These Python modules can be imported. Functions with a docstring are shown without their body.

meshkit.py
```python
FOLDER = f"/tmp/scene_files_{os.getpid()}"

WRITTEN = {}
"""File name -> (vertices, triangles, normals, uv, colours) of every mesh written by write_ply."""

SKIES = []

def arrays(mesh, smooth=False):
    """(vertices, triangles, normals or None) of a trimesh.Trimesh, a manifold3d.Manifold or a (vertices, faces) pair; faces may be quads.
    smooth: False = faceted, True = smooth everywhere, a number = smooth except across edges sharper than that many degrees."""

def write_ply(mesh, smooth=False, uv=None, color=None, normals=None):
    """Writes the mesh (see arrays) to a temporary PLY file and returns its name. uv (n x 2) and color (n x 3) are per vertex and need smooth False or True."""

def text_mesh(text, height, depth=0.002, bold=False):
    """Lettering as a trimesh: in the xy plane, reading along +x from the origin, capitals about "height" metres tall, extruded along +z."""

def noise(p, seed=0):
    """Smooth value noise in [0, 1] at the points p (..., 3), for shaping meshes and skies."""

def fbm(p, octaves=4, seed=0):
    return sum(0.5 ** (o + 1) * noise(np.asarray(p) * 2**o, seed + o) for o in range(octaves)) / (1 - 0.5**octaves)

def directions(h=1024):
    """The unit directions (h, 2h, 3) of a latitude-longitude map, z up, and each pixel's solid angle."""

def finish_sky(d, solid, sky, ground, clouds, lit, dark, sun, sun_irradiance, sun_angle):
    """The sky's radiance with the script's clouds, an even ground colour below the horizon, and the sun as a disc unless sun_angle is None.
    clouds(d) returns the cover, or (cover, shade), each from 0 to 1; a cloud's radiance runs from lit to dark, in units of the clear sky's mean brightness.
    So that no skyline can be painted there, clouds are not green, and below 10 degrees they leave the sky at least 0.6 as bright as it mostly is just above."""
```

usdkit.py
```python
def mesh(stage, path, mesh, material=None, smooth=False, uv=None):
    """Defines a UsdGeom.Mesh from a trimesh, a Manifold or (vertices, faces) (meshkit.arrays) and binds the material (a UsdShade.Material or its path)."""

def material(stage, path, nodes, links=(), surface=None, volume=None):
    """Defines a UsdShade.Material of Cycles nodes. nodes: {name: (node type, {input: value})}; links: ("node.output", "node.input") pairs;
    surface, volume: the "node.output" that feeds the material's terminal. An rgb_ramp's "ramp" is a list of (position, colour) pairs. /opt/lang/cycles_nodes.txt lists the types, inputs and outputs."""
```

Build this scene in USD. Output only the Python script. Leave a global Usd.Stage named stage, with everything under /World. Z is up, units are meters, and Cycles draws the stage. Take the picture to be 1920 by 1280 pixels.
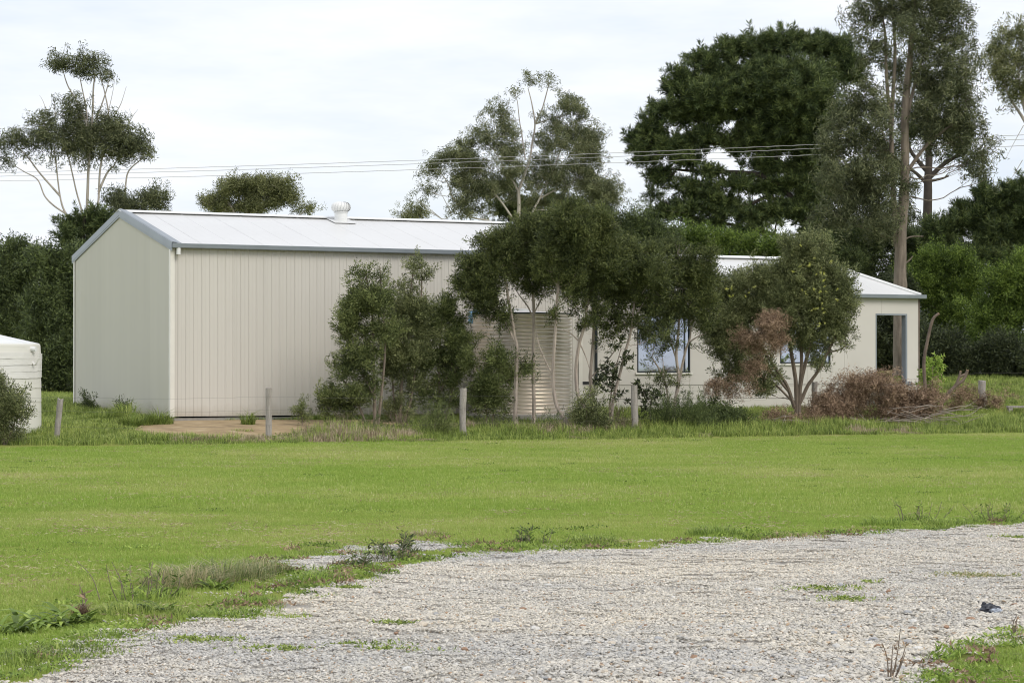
import math, random
import numpy as np, trimesh, usdkit, meshkit
from pxr import Usd, UsdGeom, UsdLux, UsdShade, Gf, Sdf, Vt

stage = Usd.Stage.CreateInMemory()
UsdGeom.SetStageUpAxis(stage, UsdGeom.Tokens.z)
UsdGeom.SetStageMetersPerUnit(stage, 1.0)
UsdGeom.Xform.Define(stage, '/World')
UsdGeom.Scope.Define(stage, '/World/Looks')

# ------------------------------------------------------------------ camera, sky, sun
FP, HY, CH = 4450.0, 684.0, 1.62          # focal length in photo pixels, horizon row, eye height
EXPOSURE = 0.29
SUN_DIR = np.array([0.55, -0.55, 0.75]); SUN_DIR = SUN_DIR / np.linalg.norm(SUN_DIR)
SUN_I, SUN_ANGLE, SKY_STRENGTH = 0.4, 25.0, 0.10
cam = UsdGeom.Camera.Define(stage, '/World/camera')
cam.CreateHorizontalApertureAttr(36.0)
cam.CreateFocalLengthAttr(36.0 * FP / 1920.0)
cam.CreateExposureAttr(EXPOSURE)
cam.CreateClippingRangeAttr(Gf.Vec2f(0.1, 5000.0))
PITCH = math.degrees(math.atan((HY - 640.0) / FP))
cam.AddTranslateOp().Set(Gf.Vec3d(0, 0, CH))
cam.AddRotateXOp().Set(90.0 + PITCH)

SUN_EL = math.asin(SUN_DIR[2]); SUN_ROT = math.atan2(SUN_DIR[0], SUN_DIR[1])
sky_mat = usdkit.material(stage, '/World/Looks/overcast_sky', {
    'tc': ('texture_coordinate', {}),
    'map': ('mapping', {'scale': (1.0, 1.0, 4.5)}),
    'sky': ('sky_texture', {'sky_type': 'single_scattering', 'sun_disc': False, 'sun_elevation': SUN_EL, 'sun_rotation': SUN_ROT,
                            'air_density': 1.0, 'aerosol_density': 1.0, 'ozone_density': 1.0}),
    'n1': ('noise_texture', {'scale': 2.6, 'detail': 5.0, 'roughness': 0.55, 'distortion': 0.3}),
    'r1': ('rgb_ramp', {'ramp': [(0.30, (0.72, 0.72, 0.72)), (0.62, (1, 1, 1))]}),
    'n2': ('noise_texture', {'scale': 6.0, 'detail': 6.0, 'roughness': 0.58}),
    'cloud': ('rgb_ramp', {'ramp': [(0.32, (7.0, 7.6, 8.6)), (0.64, (8.8, 8.9, 9.3))]}),
    'mx': ('mix_color', {}),
    'bg': ('background_shader', {'strength': SKY_STRENGTH})},
    [('tc.generated', 'map.vector'), ('map.vector', 'n1.vector'), ('map.vector', 'n2.vector'), ('n1.fac', 'r1.fac'), ('n2.fac', 'cloud.fac'),
     ('sky.color', 'mx.a'), ('cloud.color', 'mx.b'), ('r1.color', 'mx.fac'), ('mx.result', 'bg.color')], surface='bg.background')
dome = UsdLux.DomeLight.Define(stage, '/World/sky')
UsdShade.MaterialBindingAPI.Apply(dome.GetPrim()).Bind(sky_mat)
sun = UsdLux.DistantLight.Define(stage, '/World/sun')
sun.CreateNormalizeAttr(True); sun.CreateIntensityAttr(SUN_I); sun.CreateAngleAttr(SUN_ANGLE)
sun.CreateColorAttr(Gf.Vec3f(1.0, 0.955, 0.89))
sun.AddRotateZOp().Set(math.degrees(math.atan2(SUN_DIR[0], -SUN_DIR[1])))
sun.AddRotateXOp().Set(math.degrees(math.acos(SUN_DIR[2])))

# ------------------------------------------------------------------ helpers
COUNT = {}
def numbered(parent, name):
    k = (parent, name); n = COUNT.get(k, 0); COUNT[k] = n + 1
    return f'{parent}/{name}' if n == 0 else f'{parent}/{name}_{n:03d}'
def keys(prim, label=None, cat=None, group=None, kind=None):
    for k, x in (('label', label), ('category', cat), ('group', group), ('kind', kind)):
        if x: prim.SetCustomDataByKey(k, x)
def islands(pr, faces, n, seed=0):
    """a random number per loose piece, as the primvar piece_random"""
    from scipy.sparse import coo_matrix
    from scipy.sparse.csgraph import connected_components
    f = np.asarray(faces, int); e = np.vstack([f[:, [0, 1]], f[:, [1, 2]]])
    _, lab = connected_components(coo_matrix((np.ones(len(e)), (e[:, 0], e[:, 1])), shape=(n, n)), directed=False)
    val = np.random.default_rng(seed + 5).random(lab.max() + 1)[lab].astype(np.float32)
    UsdGeom.PrimvarsAPI(pr).CreatePrimvar('piece_random', Sdf.ValueTypeNames.FloatArray, 'vertex').Set(Vt.FloatArray.FromNumpy(val))
PIECED = set()
BASE = {}
def thing(name, base, label, cat, group=None, kind=None):
    p = numbered('/World', name)
    x = UsdGeom.Xform.Define(stage, p); x.AddTranslateOp().Set(Gf.Vec3d(*map(float, base)))
    keys(x.GetPrim(), label, cat, group, kind); BASE[p] = np.array(base, float)
    return p
def structure(name, base=(0, 0, 0)):
    p = numbered('/World', name)
    x = UsdGeom.Xform.Define(stage, p); x.AddTranslateOp().Set(Gf.Vec3d(*map(float, base)))
    keys(x.GetPrim(), kind='structure'); BASE[p] = np.array(base, float)
    return p
def part(parent, name, m, mat, smooth=False, label=None, kind=None):
    """world-space mesh (vertices, faces) -> Mesh prim under parent, in the parent's own frame"""
    p = numbered(parent, name)
    if hasattr(m, 'vertices'): m = (np.array(m.vertices), np.array(m.faces))
    b = BASE[parent]; v = np.asarray(m[0], float) - b
    pr = usdkit.mesh(stage, p, (v, m[1]), MAT[mat], smooth=smooth); BASE[p] = b
    if mat in PIECED: islands(pr, m[1], len(v))
    keys(pr.GetPrim(), label, kind=kind)
    return p
def top(name, m, mat, label=None, cat=None, group=None, kind=None, smooth=False):
    p = numbered('/World', name)
    if hasattr(m, 'vertices'): m = (np.array(m.vertices), np.array(m.faces))
    v = np.asarray(m[0], float); b = np.array([v[:, 0].mean(), v[:, 1].mean(), v[:, 2].min()]) if kind != 'structure' else np.zeros(3)
    pr = usdkit.mesh(stage, p, (v - b, m[1]), MAT[mat], smooth=smooth)
    UsdGeom.Xformable(pr).AddTranslateOp().Set(Gf.Vec3d(*map(float, b)))
    keys(pr.GetPrim(), label, cat, group, kind); BASE[p] = b
    return p
def join(ms):
    vs, fs, n = [], [], 0
    for m in ms:
        v, f = (np.asarray(m.vertices), np.asarray(m.faces)) if hasattr(m, 'vertices') else (np.asarray(m[0], float), np.asarray(m[1], int))
        if f.shape[1] == 4: f = np.vstack([f[:, [0, 1, 2]], f[:, [0, 2, 3]]])
        vs.append(v); fs.append(f + n); n += len(v)
    return np.vstack(vs), np.vstack(fs)
def unit(a): a = np.asarray(a, float); return a / (np.linalg.norm(a, axis=-1, keepdims=True) + 1e-12)
def curve(pts, n=4):
    """Catmull-Rom through the points"""
    p = np.asarray(pts, float)
    if len(p) < 3: return np.array([p[0] + (p[-1] - p[0]) * t for t in np.linspace(0, 1, n + 1)])
    q = np.vstack([2 * p[0] - p[1], p, 2 * p[-1] - p[-2]]); out = []
    for i in range(1, len(q) - 2):
        for t in np.arange(n) / n:
            a, b, c, d = q[i - 1:i + 3]
            out.append(0.5 * (2 * b + (c - a) * t + (2 * a - 5 * b + 4 * c - d) * t * t + (3 * b - a - 3 * c + d) * t ** 3))
    return np.vstack([out, p[-1:]])
def tube(pts, r0, r1=None, sides=6, wob=0.0, rng=None):
    p = np.asarray(pts, float); n = len(p)
    r = np.linspace(r0, r0 if r1 is None else r1, n) if np.ndim(r0) == 0 else np.asarray(r0)
    t = unit(np.gradient(p, axis=0)); ref = np.array([0.0, 0, 1]) if abs(t[:, 2].mean()) < 0.8 else np.array([1.0, 0, 0])
    a = unit(np.cross(t, ref)); b = np.cross(t, a); ang = np.arange(sides) * 2 * np.pi / sides
    rr = r[:, None] * (np.ones((n, sides)) if not wob else 1 + wob * (rng.random((n, sides)) - .5))
    v = p[:, None] + rr[..., None] * (np.cos(ang)[None, :, None] * a[:, None] + np.sin(ang)[None, :, None] * b[:, None])
    i, j = np.meshgrid(np.arange(n - 1), np.arange(sides), indexing='ij')
    q = np.stack([i * sides + j, i * sides + (j + 1) % sides, (i + 1) * sides + (j + 1) % sides, (i + 1) * sides + j], -1).reshape(-1, 4)
    f = np.vstack([q[:, [0, 1, 2]], q[:, [0, 2, 3]]]); v = v.reshape(-1, 3)
    caps = [[0, k + 1, k] for k in range(1, sides - 1)] + [[(n - 1) * sides, (n - 1) * sides + k, (n - 1) * sides + k + 1] for k in range(1, sides - 1)]
    return v, np.vstack([f, caps])
def quads(P0, P1):
    """a sheet between two polylines of equal length"""
    P0, P1 = np.asarray(P0, float), np.asarray(P1, float); n = len(P0); i = np.arange(n - 1)
    q = np.stack([i, i + 1, n + i + 1, n + i], 1)
    return np.vstack([P0, P1]), np.vstack([q[:, [0, 1, 2]], q[:, [0, 2, 3]]])
def box8(c):
    """hexahedron from 8 corners: bottom four then top four, same order"""
    f = [[0, 2, 1], [0, 3, 2], [4, 5, 6], [4, 6, 7], [0, 1, 5], [0, 5, 4], [1, 2, 6], [1, 6, 5], [2, 3, 7], [2, 7, 6], [3, 0, 4], [3, 4, 7]]
    return np.asarray(c, float), np.array(f)
def lathe(prof, c, n=48):
    prof = np.asarray(prof, float); a = np.arange(n) * 2 * np.pi / n; m = len(prof)
    v = np.stack([prof[:, None, 0] * np.cos(a), prof[:, None, 0] * np.sin(a), np.repeat(prof[:, None, 1], n, 1)], -1).reshape(-1, 3) + np.asarray(c)
    i, j = np.meshgrid(np.arange(m - 1), np.arange(n), indexing='ij')
    q = np.stack([i * n + j, i * n + (j + 1) % n, (i + 1) * n + (j + 1) % n, (i + 1) * n + j], -1).reshape(-1, 4)
    return v, np.vstack([q[:, [0, 1, 2]], q[:, [0, 2, 3]]])
def extrude(profile, p0, p1, ax, up):
    """closed 2D profile (list of (s, t) along ax, up) swept from p0 to p1"""
    pr = np.asarray(profile, float); n = len(pr); off = pr[:, :1] * np.asarray(ax) + pr[:, 1:] * np.asarray(up)
    v = np.vstack([np.asarray(p0) + off, np.asarray(p1) + off]); i = np.arange(n); k = (i + 1) % n
    q = np.stack([i, k, n + k, n + i], 1); f = [*np.vstack([q[:, [0, 1, 2]], q[:, [0, 2, 3]]])]
    from shapely.geometry import Polygon
    vv, ff = trimesh.creation.triangulate_polygon(Polygon(pr), engine='earcut')
    m = [int(np.argmin(((pr - x) ** 2).sum(1))) for x in vv]
    for t in ff: f.append([m[t[0]], m[t[2]], m[t[1]]]); f.append([n + m[t[0]], n + m[t[1]], n + m[t[2]]])
    return v, np.array(f)

def PX(px, py, d):
    """the point d metres in front of the lens that the photo shows at (px, py): how places were measured from the photo"""
    return np.array([(px - 960.0) / FP * d, d, CH - (py - HY) / FP * d])
def sstep(x, a, b): t = np.clip((np.asarray(x, float) - a) / (b - a), 0, 1); return t * t * (3 - 2 * t)
def ground_h(x, y, bumps=True):
    x, y = np.asarray(x, float), np.asarray(y, float)
    e = y - .45 * x - 52.3                                  # metres beyond the fence line
    lo = np.interp(e, [-60, -2.5, 0, 1.2, 3.2, 5, 7, 300], [0, 0, .05, .12, .27, .33, .36, .36])
    hi = np.interp(e, [6, 8, 10, 14.5, 20, 400], [0, .16, .34, .62, .8, .8])
    h = lo + hi * (0.35 + .65 * sstep(x, -9, 4)) + .34 * sstep(x, 9.5, 13.5) * sstep(e, -1.5, 5)
    if bumps:
        p = np.stack([x, y, np.zeros_like(x)], -1)
        h = h + .05 * (meshkit.fbm(p * .22, 3, 5) - .5) * sstep(y, 14, 22) + .02 * (meshkit.fbm(p * 1.3, 2, 9) - .5)
    return h
def G(px, d):
    """a point on the ground d metres away under photo column px"""
    x = (px - 960.0) / FP * d
    return np.array([x, d, float(ground_h(x, d))])
def on_ground(px, py):
    """where the sight line through (px, py) meets the ground"""
    lo, hi = 8.0, 120.0
    d = np.linspace(lo, hi, 6000); x = (px - 960.0) / FP * d; z = CH - (py - HY) / FP * d
    k = np.argmax(z < ground_h(x, d)); return np.array([x[k], d[k], float(ground_h(x[k], d[k]))])

# ------------------------------------------------------------------ materials
MAT = {}
def plain(name, col, rough=.6, var=.08, scale=3.0, bump=0.0, bscale=40.0, metal=0.0, spec=.5, streak=None):
    """painted or raw surface with mottling; streak = (sx, sy, sz) stretches the mottle"""
    c = np.array(col)
    n = {'g': ('geometry', {}), 'm': ('mapping', {'scale': streak or (1, 1, 1)}), 'n': ('noise_texture', {'scale': scale, 'detail': 5.0, 'roughness': .6}),
         'r': ('rgb_ramp', {'ramp': [(.3, tuple(c * (1 - var))), (.7, tuple(np.minimum(c * (1 + var), .95)))]}),
         'p': ('principled_bsdf', {'roughness': rough, 'metallic': metal, 'specular_ior_level': spec})}
    l = [('g.position', 'm.vector'), ('m.vector', 'n.vector'), ('n.fac', 'r.fac'), ('r.color', 'p.base_color')]
    if bump:
        n['bn'] = ('noise_texture', {'scale': bscale, 'detail': 4.0}); n['b'] = ('bump', {'strength': bump, 'distance': .02})
        l += [('g.position', 'bn.vector'), ('bn.fac', 'b.height'), ('b.normal', 'p.normal')]
    MAT[name] = usdkit.material(stage, f'/World/Looks/{name}', n, l, surface='p.BSDF')
def leaf(name, dark, mid, light, trans=.25, island=.5, patch=1.2, rough=.55, spec=.3):
    """foliage: colour varies by sprig, by leaf and by patch of the crown"""
    dark, mid, light = (tuple(min(x * f, .6) for x in c) for c, f in ((dark, 1.5), (mid, 1.7), (light, 1.75)))
    PIECED.add(name)
    n = {'g': ('geometry', {}), 'i': ('attribute', {'attribute': 'piece_random'}), 'o': ('object_info', {}), 'n': ('noise_texture', {'scale': patch, 'detail': 3.0}),
         'a': ('math', {'math_type': 'multiply', 'value2': island}), 'b': ('math', {'math_type': 'multiply_add', 'value2': (1 - island) * .5}),
         'c': ('math', {'math_type': 'multiply_add', 'value2': 1.6, 'value3': -.8}), 'd': ('math', {'math_type': 'multiply_add', 'value2': (1 - island) * .9, 'value3': 0.0}),
         's': ('math', {'math_type': 'add'}), 'q': ('math', {'math_type': 'multiply_add', 'value2': 1.55, 'value3': -.28}),
         'r': ('rgb_ramp', {'ramp': [(0.05, dark), (.5, mid), (.95, light)]}),
         'p': ('principled_bsdf', {'roughness': rough, 'specular_ior_level': spec}), 't': ('translucent_bsdf', {}), 'x': ('mix_closure', {'fac': trans})}
    l = [('i.fac', 'a.value1'), ('o.random', 'b.value1'), ('a.value', 'b.value3'), ('g.position', 'n.vector'), ('n.fac', 'c.value1'),
         ('c.value', 'd.value1'), ('b.value', 's.value1'), ('d.value', 's.value2'), ('s.value', 'q.value1'), ('q.value', 'r.fac'), ('r.color', 'p.base_color'), ('r.color', 't.color'),
         ('p.BSDF', 'x.closure1'), ('t.BSDF', 'x.closure2')]
    n['d'][1]['value2'] = (1 - island) * .6; n['d'][1]['value3'] = .25 * (1 - island)
    MAT[name] = usdkit.material(stage, f'/World/Looks/{name}', n, l, surface='x.closure')


def cladding(name, col, k):
    """painted steel with faint run marks and earth splashed up on the lowest part"""
    c = np.array(col)
    MAT[name] = usdkit.material(stage, f'/World/Looks/{name}', {
        'g': ('geometry', {}), 'm': ('mapping', {'scale': (1.6, 1.6, .10), 'location': (k, 0, 0)}), 'n': ('noise_texture', {'scale': 1.2, 'detail': 6.0, 'roughness': .65}),
        'r': ('rgb_ramp', {'ramp': [(.3, tuple(c * .965)), (.5, tuple(c)), (.72, tuple(c * 1.02))]}), 'xyz': ('separate_xyz', {}), 'n2': ('noise_texture', {'scale': 1.6, 'detail': 6.0, 'roughness': .7}),
        'h': ('math', {'math_type': 'multiply_add', 'value2': -.55, 'value3': 0.0}), 'z': ('math', {'math_type': 'add'}), 'd': ('map_range', {'from_min': .46, 'from_max': .02, 'to_min': 0.0, 'to_max': .55, 'clamp': True}),
        'mx': ('mix_color', {'b': (.30, .235, .16)}), 'bm': ('mapping', {'scale': (1.3, 1.3, .5)}), 'bn': ('noise_texture', {'scale': 1.5, 'detail': 2.0}), 'bu': ('bump', {'strength': .2, 'distance': .05}), 'p': ('principled_bsdf', {'roughness': .38})},
        [('g.position', 'm.vector'), ('m.vector', 'n.vector'), ('n.fac', 'r.fac'), ('g.position', 'xyz.vector'), ('g.position', 'n2.vector'), ('n2.fac', 'h.value1'), ('xyz.z', 'z.value1'), ('h.value', 'z.value2'),
         ('g.position', 'bm.vector'), ('bm.vector', 'bn.vector'), ('bn.fac', 'bu.height'), ('bu.normal', 'p.normal'), ('z.value', 'd.value'), ('d.result', 'mx.fac'), ('r.color', 'mx.a'), ('mx.result', 'p.base_color')], surface='p.BSDF')
for k_, f_ in enumerate((1.0, .985, 1.012)): cladding('cream_cladding' + ('', '_b', '_c')[k_], np.array([.575, .542, .487]) * f_, k_ * 7.3)
for k_, f_ in enumerate((1.0, .985, 1.01)): cladding('gable_cladding' + ('', '_b', '_c')[k_], np.array([.585, .562, .482]) * f_, 30 + k_ * 7.3)
plain('roof_steel', (.62, .615, .60), .38, .03, .5)
plain('blue_grey_flashing', (.215, .24, .26), .35, .10, 1.5)
plain('pale_flashing', (.70, .67, .60), .4, .04)
plain('zinc_white', (.72, .72, .70), .35, .05)
plain('tank_steel', (.84, .77, .68), .32, .10, 1.6, metal=.7, streak=(.4, .4, 3))
plain('concrete', (.33, .31, .28), .85, .2, 5, .5, 60)
plain('pale_stone', (.48, .44, .37), .85, .2, 5, .4)
plain('dark_void', (.018, .018, .02), .7, .2)
plain('dark_frame', (.018, .024, .03), .4, .1)
plain('house_cladding', (.58, .547, .49), .55, .04, .7)
plain('poly_white', (.68, .66, .595), .4, .05, 1.2, .15, 4, streak=(.3, .3, 4))
plain('wrap_film', (.70, .68, .64), .2, .06, 2, .5, 6, streak=(.3, .3, 9))
plain('blue_plastic', (.25, .45, .62), .4, .1)
plain('grey_timber', (.32, .29, .255), .85, .28, 7, .6, 40, streak=(6, 6, .7))
plain('brown_timber', (.15, .115, .085), .85, .3, 6, .6, 40, streak=(6, 6, .7))
plain('gum_bark', (.40, .36, .31), .8, .3, 2.2, .4, 12, streak=(3, 3, .6))
plain('grey_bark', (.185, .150, .115), .85, .38, 3, .6, 16, streak=(4, 4, .6))
plain('tea_tree_bark', (.36, .30, .25), .85, .35, 5, .6, 30, streak=(4, 4, .7))
plain('dark_bark', (.055, .043, .034), .9, .3, 4, .6, 20)
plain('twig_brown', (.19, .15, .115), .85, .3, 5)
plain('dead_stick', (.30, .25, .205), .85, .35, 4)
plain('red_wood', (.15, .112, .085), .85, .35, 4, .5, 25)
plain('steel_wire', (.16, .15, .14), .5, .1, metal=.6)
plain('line_wire', (.42, .41, .39), .5, .1)
plain('litter_dark', (.03, .032, .04), .3, .3, 12)
plain('litter_grey', (.34, .37, .42), .35, .3, 12)
plain('stone_pale', (.60, .58, .54), .75, .15, 30, .4, 90)
plain('stone_cream', (.56, .49, .39), .75, .18, 30, .4, 90)
plain('stone_grey', (.36, .36, .36), .75, .18, 30, .4, 90)
plain('stone_brown', (.30, .19, .12), .8, .25, 30, .4, 90)
plain('soil', (.115, .085, .055), .95, .3, 6, .6, 40)
MAT['blue_pane'] = usdkit.material(stage, '/World/Looks/blue_pane', {
    'g': ('glossy_bsdf', {'color': (.68, .74, .82), 'roughness': .03}), 't': ('transparent_bsdf', {'color': (.30, .36, .44)}), 'x': ('mix_closure', {'fac': .62})},
    [('t.BSDF', 'x.closure1'), ('g.BSDF', 'x.closure2')], surface='x.closure')
# foliage
leaf('gum_leaf', (.028, .034, .016), (.064, .074, .034), (.138, .145, .070), .2)
leaf('gum_leaf_pale', (.042, .050, .024), (.092, .103, .050), (.180, .185, .095), .25)
leaf('gum_leaf_bright', (.050, .058, .024), (.105, .115, .05), (.20, .20, .09), .25)
leaf('pine_needle', (.013, .021, .008), (.042, .060, .021), (.115, .138, .045), .12)
leaf('tea_tree_leaf', (.016, .021, .007), (.048, .060, .020), (.130, .145, .048), .22)
leaf('shrub_leaf', (.024, .031, .010), (.070, .088, .030), (.185, .205, .075), .25)
leaf('bush_leaf', (.034, .040, .016), (.088, .102, .042), (.215, .225, .100), .25)
leaf('bright_leaf', (.022, .036, .008), (.066, .100, .018), (.155, .205, .040), .3)
leaf('hedge_leaf', (.020, .028, .012), (.050, .066, .024), (.105, .130, .042), .2)
leaf('dark_leaf', (.010, .014, .007), (.026, .034, .014), (.064, .074, .030), .15)
leaf('fresh_leaf', (.08, .13, .02), (.16, .24, .04), (.30, .38, .09), .35)
leaf('yellow_pod', (.25, .28, .04), (.38, .42, .08), (.50, .52, .14), .3)
leaf('dead_leaf', (.058, .038, .024), (.150, .100, .063), (.30, .215, .145), .15)
leaf('dry_scrub', (.05, .045, .025), (.10, .085, .055), (.17, .14, .09), .2)
leaf('straw_leaf', (.14, .10, .06), (.26, .20, .12), (.40, .32, .2), .2)
leaf('tall_grass', (.058, .080, .018), (.135, .185, .038), (.26, .29, .085), .35, island=.6, patch=.8)
leaf('weed_leaf', (.050, .075, .016), (.120, .175, .032), (.23, .29, .065), .3)
leaf('dry_grass', (.12, .095, .06), (.22, .175, .115), (.34, .28, .20), .3)
leaf('seed_grass', (.08, .10, .035), (.17, .19, .075), (.33, .27, .17), .3, island=.6)

PIECED |= {'lawn_blade', 'gravel_stone'}
def lawn_nodes(kind):
    n = {'g': ('geometry', {}), 'i': ('attribute', {'attribute': 'piece_random'}), 'big': ('noise_texture', {'scale': .16, 'detail': 4.0, 'roughness': .6}), 'm2': ('mapping', {'scale': (.55, 1.1, 1)}),
         'mid': ('noise_texture', {'scale': 1.1, 'detail': 4.0, 'roughness': .65}),
         'rb': ('rgb_ramp', {'ramp': [(.36, (.298, .405, .085)), (.5, (.340, .428, .106)), (.64, (.412, .460, .150))]}),
         'rm': ('rgb_ramp', {'ramp': [(.35, (.90, .94, .87)), (.5, (1, 1, 1)), (.68, (1.10, 1.05, 1.15))]}),
         'mul': ('mix_color', {'blend_type': 'multiply', 'fac': 1.0, 'use_clamp': False}),
         'ri': ('rgb_ramp', {'ramp': [(0, (.78, .85, .70)), (.5, (1, 1, 1)), (.88, (1.08, 1.05, 1.12)), (1, (1.5, 1.28, 2.2))]}),
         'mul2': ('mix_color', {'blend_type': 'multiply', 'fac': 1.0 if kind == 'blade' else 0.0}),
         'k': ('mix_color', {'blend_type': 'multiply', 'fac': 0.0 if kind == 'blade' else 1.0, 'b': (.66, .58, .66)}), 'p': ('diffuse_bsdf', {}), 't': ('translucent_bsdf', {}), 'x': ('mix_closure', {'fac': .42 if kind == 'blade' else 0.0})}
    l = [('g.position', 'big.vector'), ('g.position', 'm2.vector'), ('m2.vector', 'mid.vector'), ('big.fac', 'rb.fac'), ('mid.fac', 'rm.fac'), ('rb.color', 'mul.a'), ('rm.color', 'mul.b'),
         ('i.fac', 'ri.fac'), ('mul.result', 'mul2.a'), ('ri.color', 'mul2.b'), ('mul2.result', 'k.a'), ('k.result', 'p.color'), ('k.result', 't.color'),
         ('p.BSDF', 'x.closure1'), ('t.BSDF', 'x.closure2')]
    return n, l
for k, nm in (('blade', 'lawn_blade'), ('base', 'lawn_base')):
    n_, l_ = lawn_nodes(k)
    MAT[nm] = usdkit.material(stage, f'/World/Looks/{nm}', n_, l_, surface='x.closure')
MAT['gravel_bed'] = usdkit.material(stage, '/World/Looks/gravel_bed', {
    'g': ('geometry', {}), 'n': ('noise_texture', {'scale': .5, 'detail': 5.0}), 'v': ('voronoi_texture', {'scale': 42.0}),
    'r': ('rgb_ramp', {'ramp': [(.3, (.33, .30, .26)), (.7, (.44, .415, .37))]}), 'b': ('bump', {'strength': .8, 'distance': .02}), 'p': ('principled_bsdf', {'roughness': .9})},
    [('g.position', 'n.vector'), ('g.position', 'v.vector'), ('n.fac', 'r.fac'), ('r.color', 'p.base_color'), ('v.distance', 'b.height'), ('b.normal', 'p.normal')], surface='p.BSDF')
MAT['gravel_stone'] = usdkit.material(stage, '/World/Looks/gravel_stone', {
    'g': ('geometry', {}), 'i': ('attribute', {'attribute': 'piece_random'}), 'n': ('noise_texture', {'scale': .35, 'detail': 4.0, 'roughness': .6}), 'm': ('mapping', {'scale': (.7, 1.2, 1)}),
    'rn': ('rgb_ramp', {'ramp': [(.38, (.96, .965, .97)), (.5, (1.10, 1.075, 1.02)), (.64, (1.20, 1.155, 1.06))]}),
    'ri': ('rgb_ramp', {'ramp': [(0, (.30, .295, .285)), (.08, (.39, .38, .36)), (.3, (.46, .44, .41)), (.6, (.52, .495, .45)), (.85, (.57, .54, .48)), (.95, (.66, .63, .58)), (.975, (.46, .36, .26)), (1, (.36, .25, .17))]}),
    'fine': ('noise_texture', {'scale': 90.0, 'detail': 3.0}), 'rf': ('rgb_ramp', {'ramp': [(.3, (.82, .82, .82)), (.7, (1.12, 1.12, 1.12))]}),
    'a': ('mix_color', {'blend_type': 'multiply', 'fac': 1.0, 'use_clamp': False}), 'b': ('mix_color', {'blend_type': 'multiply', 'fac': 1.0}),
    'p': ('principled_bsdf', {'roughness': .75, 'specular_ior_level': .3})},
    [('g.position', 'm.vector'), ('m.vector', 'n.vector'), ('n.fac', 'rn.fac'), ('i.fac', 'ri.fac'), ('ri.color', 'a.a'), ('rn.color', 'a.b'), ('g.position', 'fine.vector'), ('fine.fac', 'rf.fac'),
     ('a.result', 'b.a'), ('rf.color', 'b.b'), ('b.result', 'p.base_color')], surface='p.BSDF')
MAT['bare_earth'] = usdkit.material(stage, '/World/Looks/bare_earth', {
    'g': ('geometry', {}), 'n': ('noise_texture', {'scale': 2.2, 'detail': 6.0, 'roughness': .7}),
    'r': ('rgb_ramp', {'ramp': [(.3, (.22, .155, .080)), (.55, (.35, .255, .138)), (.75, (.46, .375, .25))]}), 'b': ('bump', {'strength': .8, 'distance': .04}), 'p': ('principled_bsdf', {'roughness': .95})},
    [('g.position', 'n.vector'), ('n.fac', 'r.fac'), ('r.color', 'p.base_color'), ('n.fac', 'b.height'), ('b.normal', 'p.normal')], surface='p.BSDF')

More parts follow.
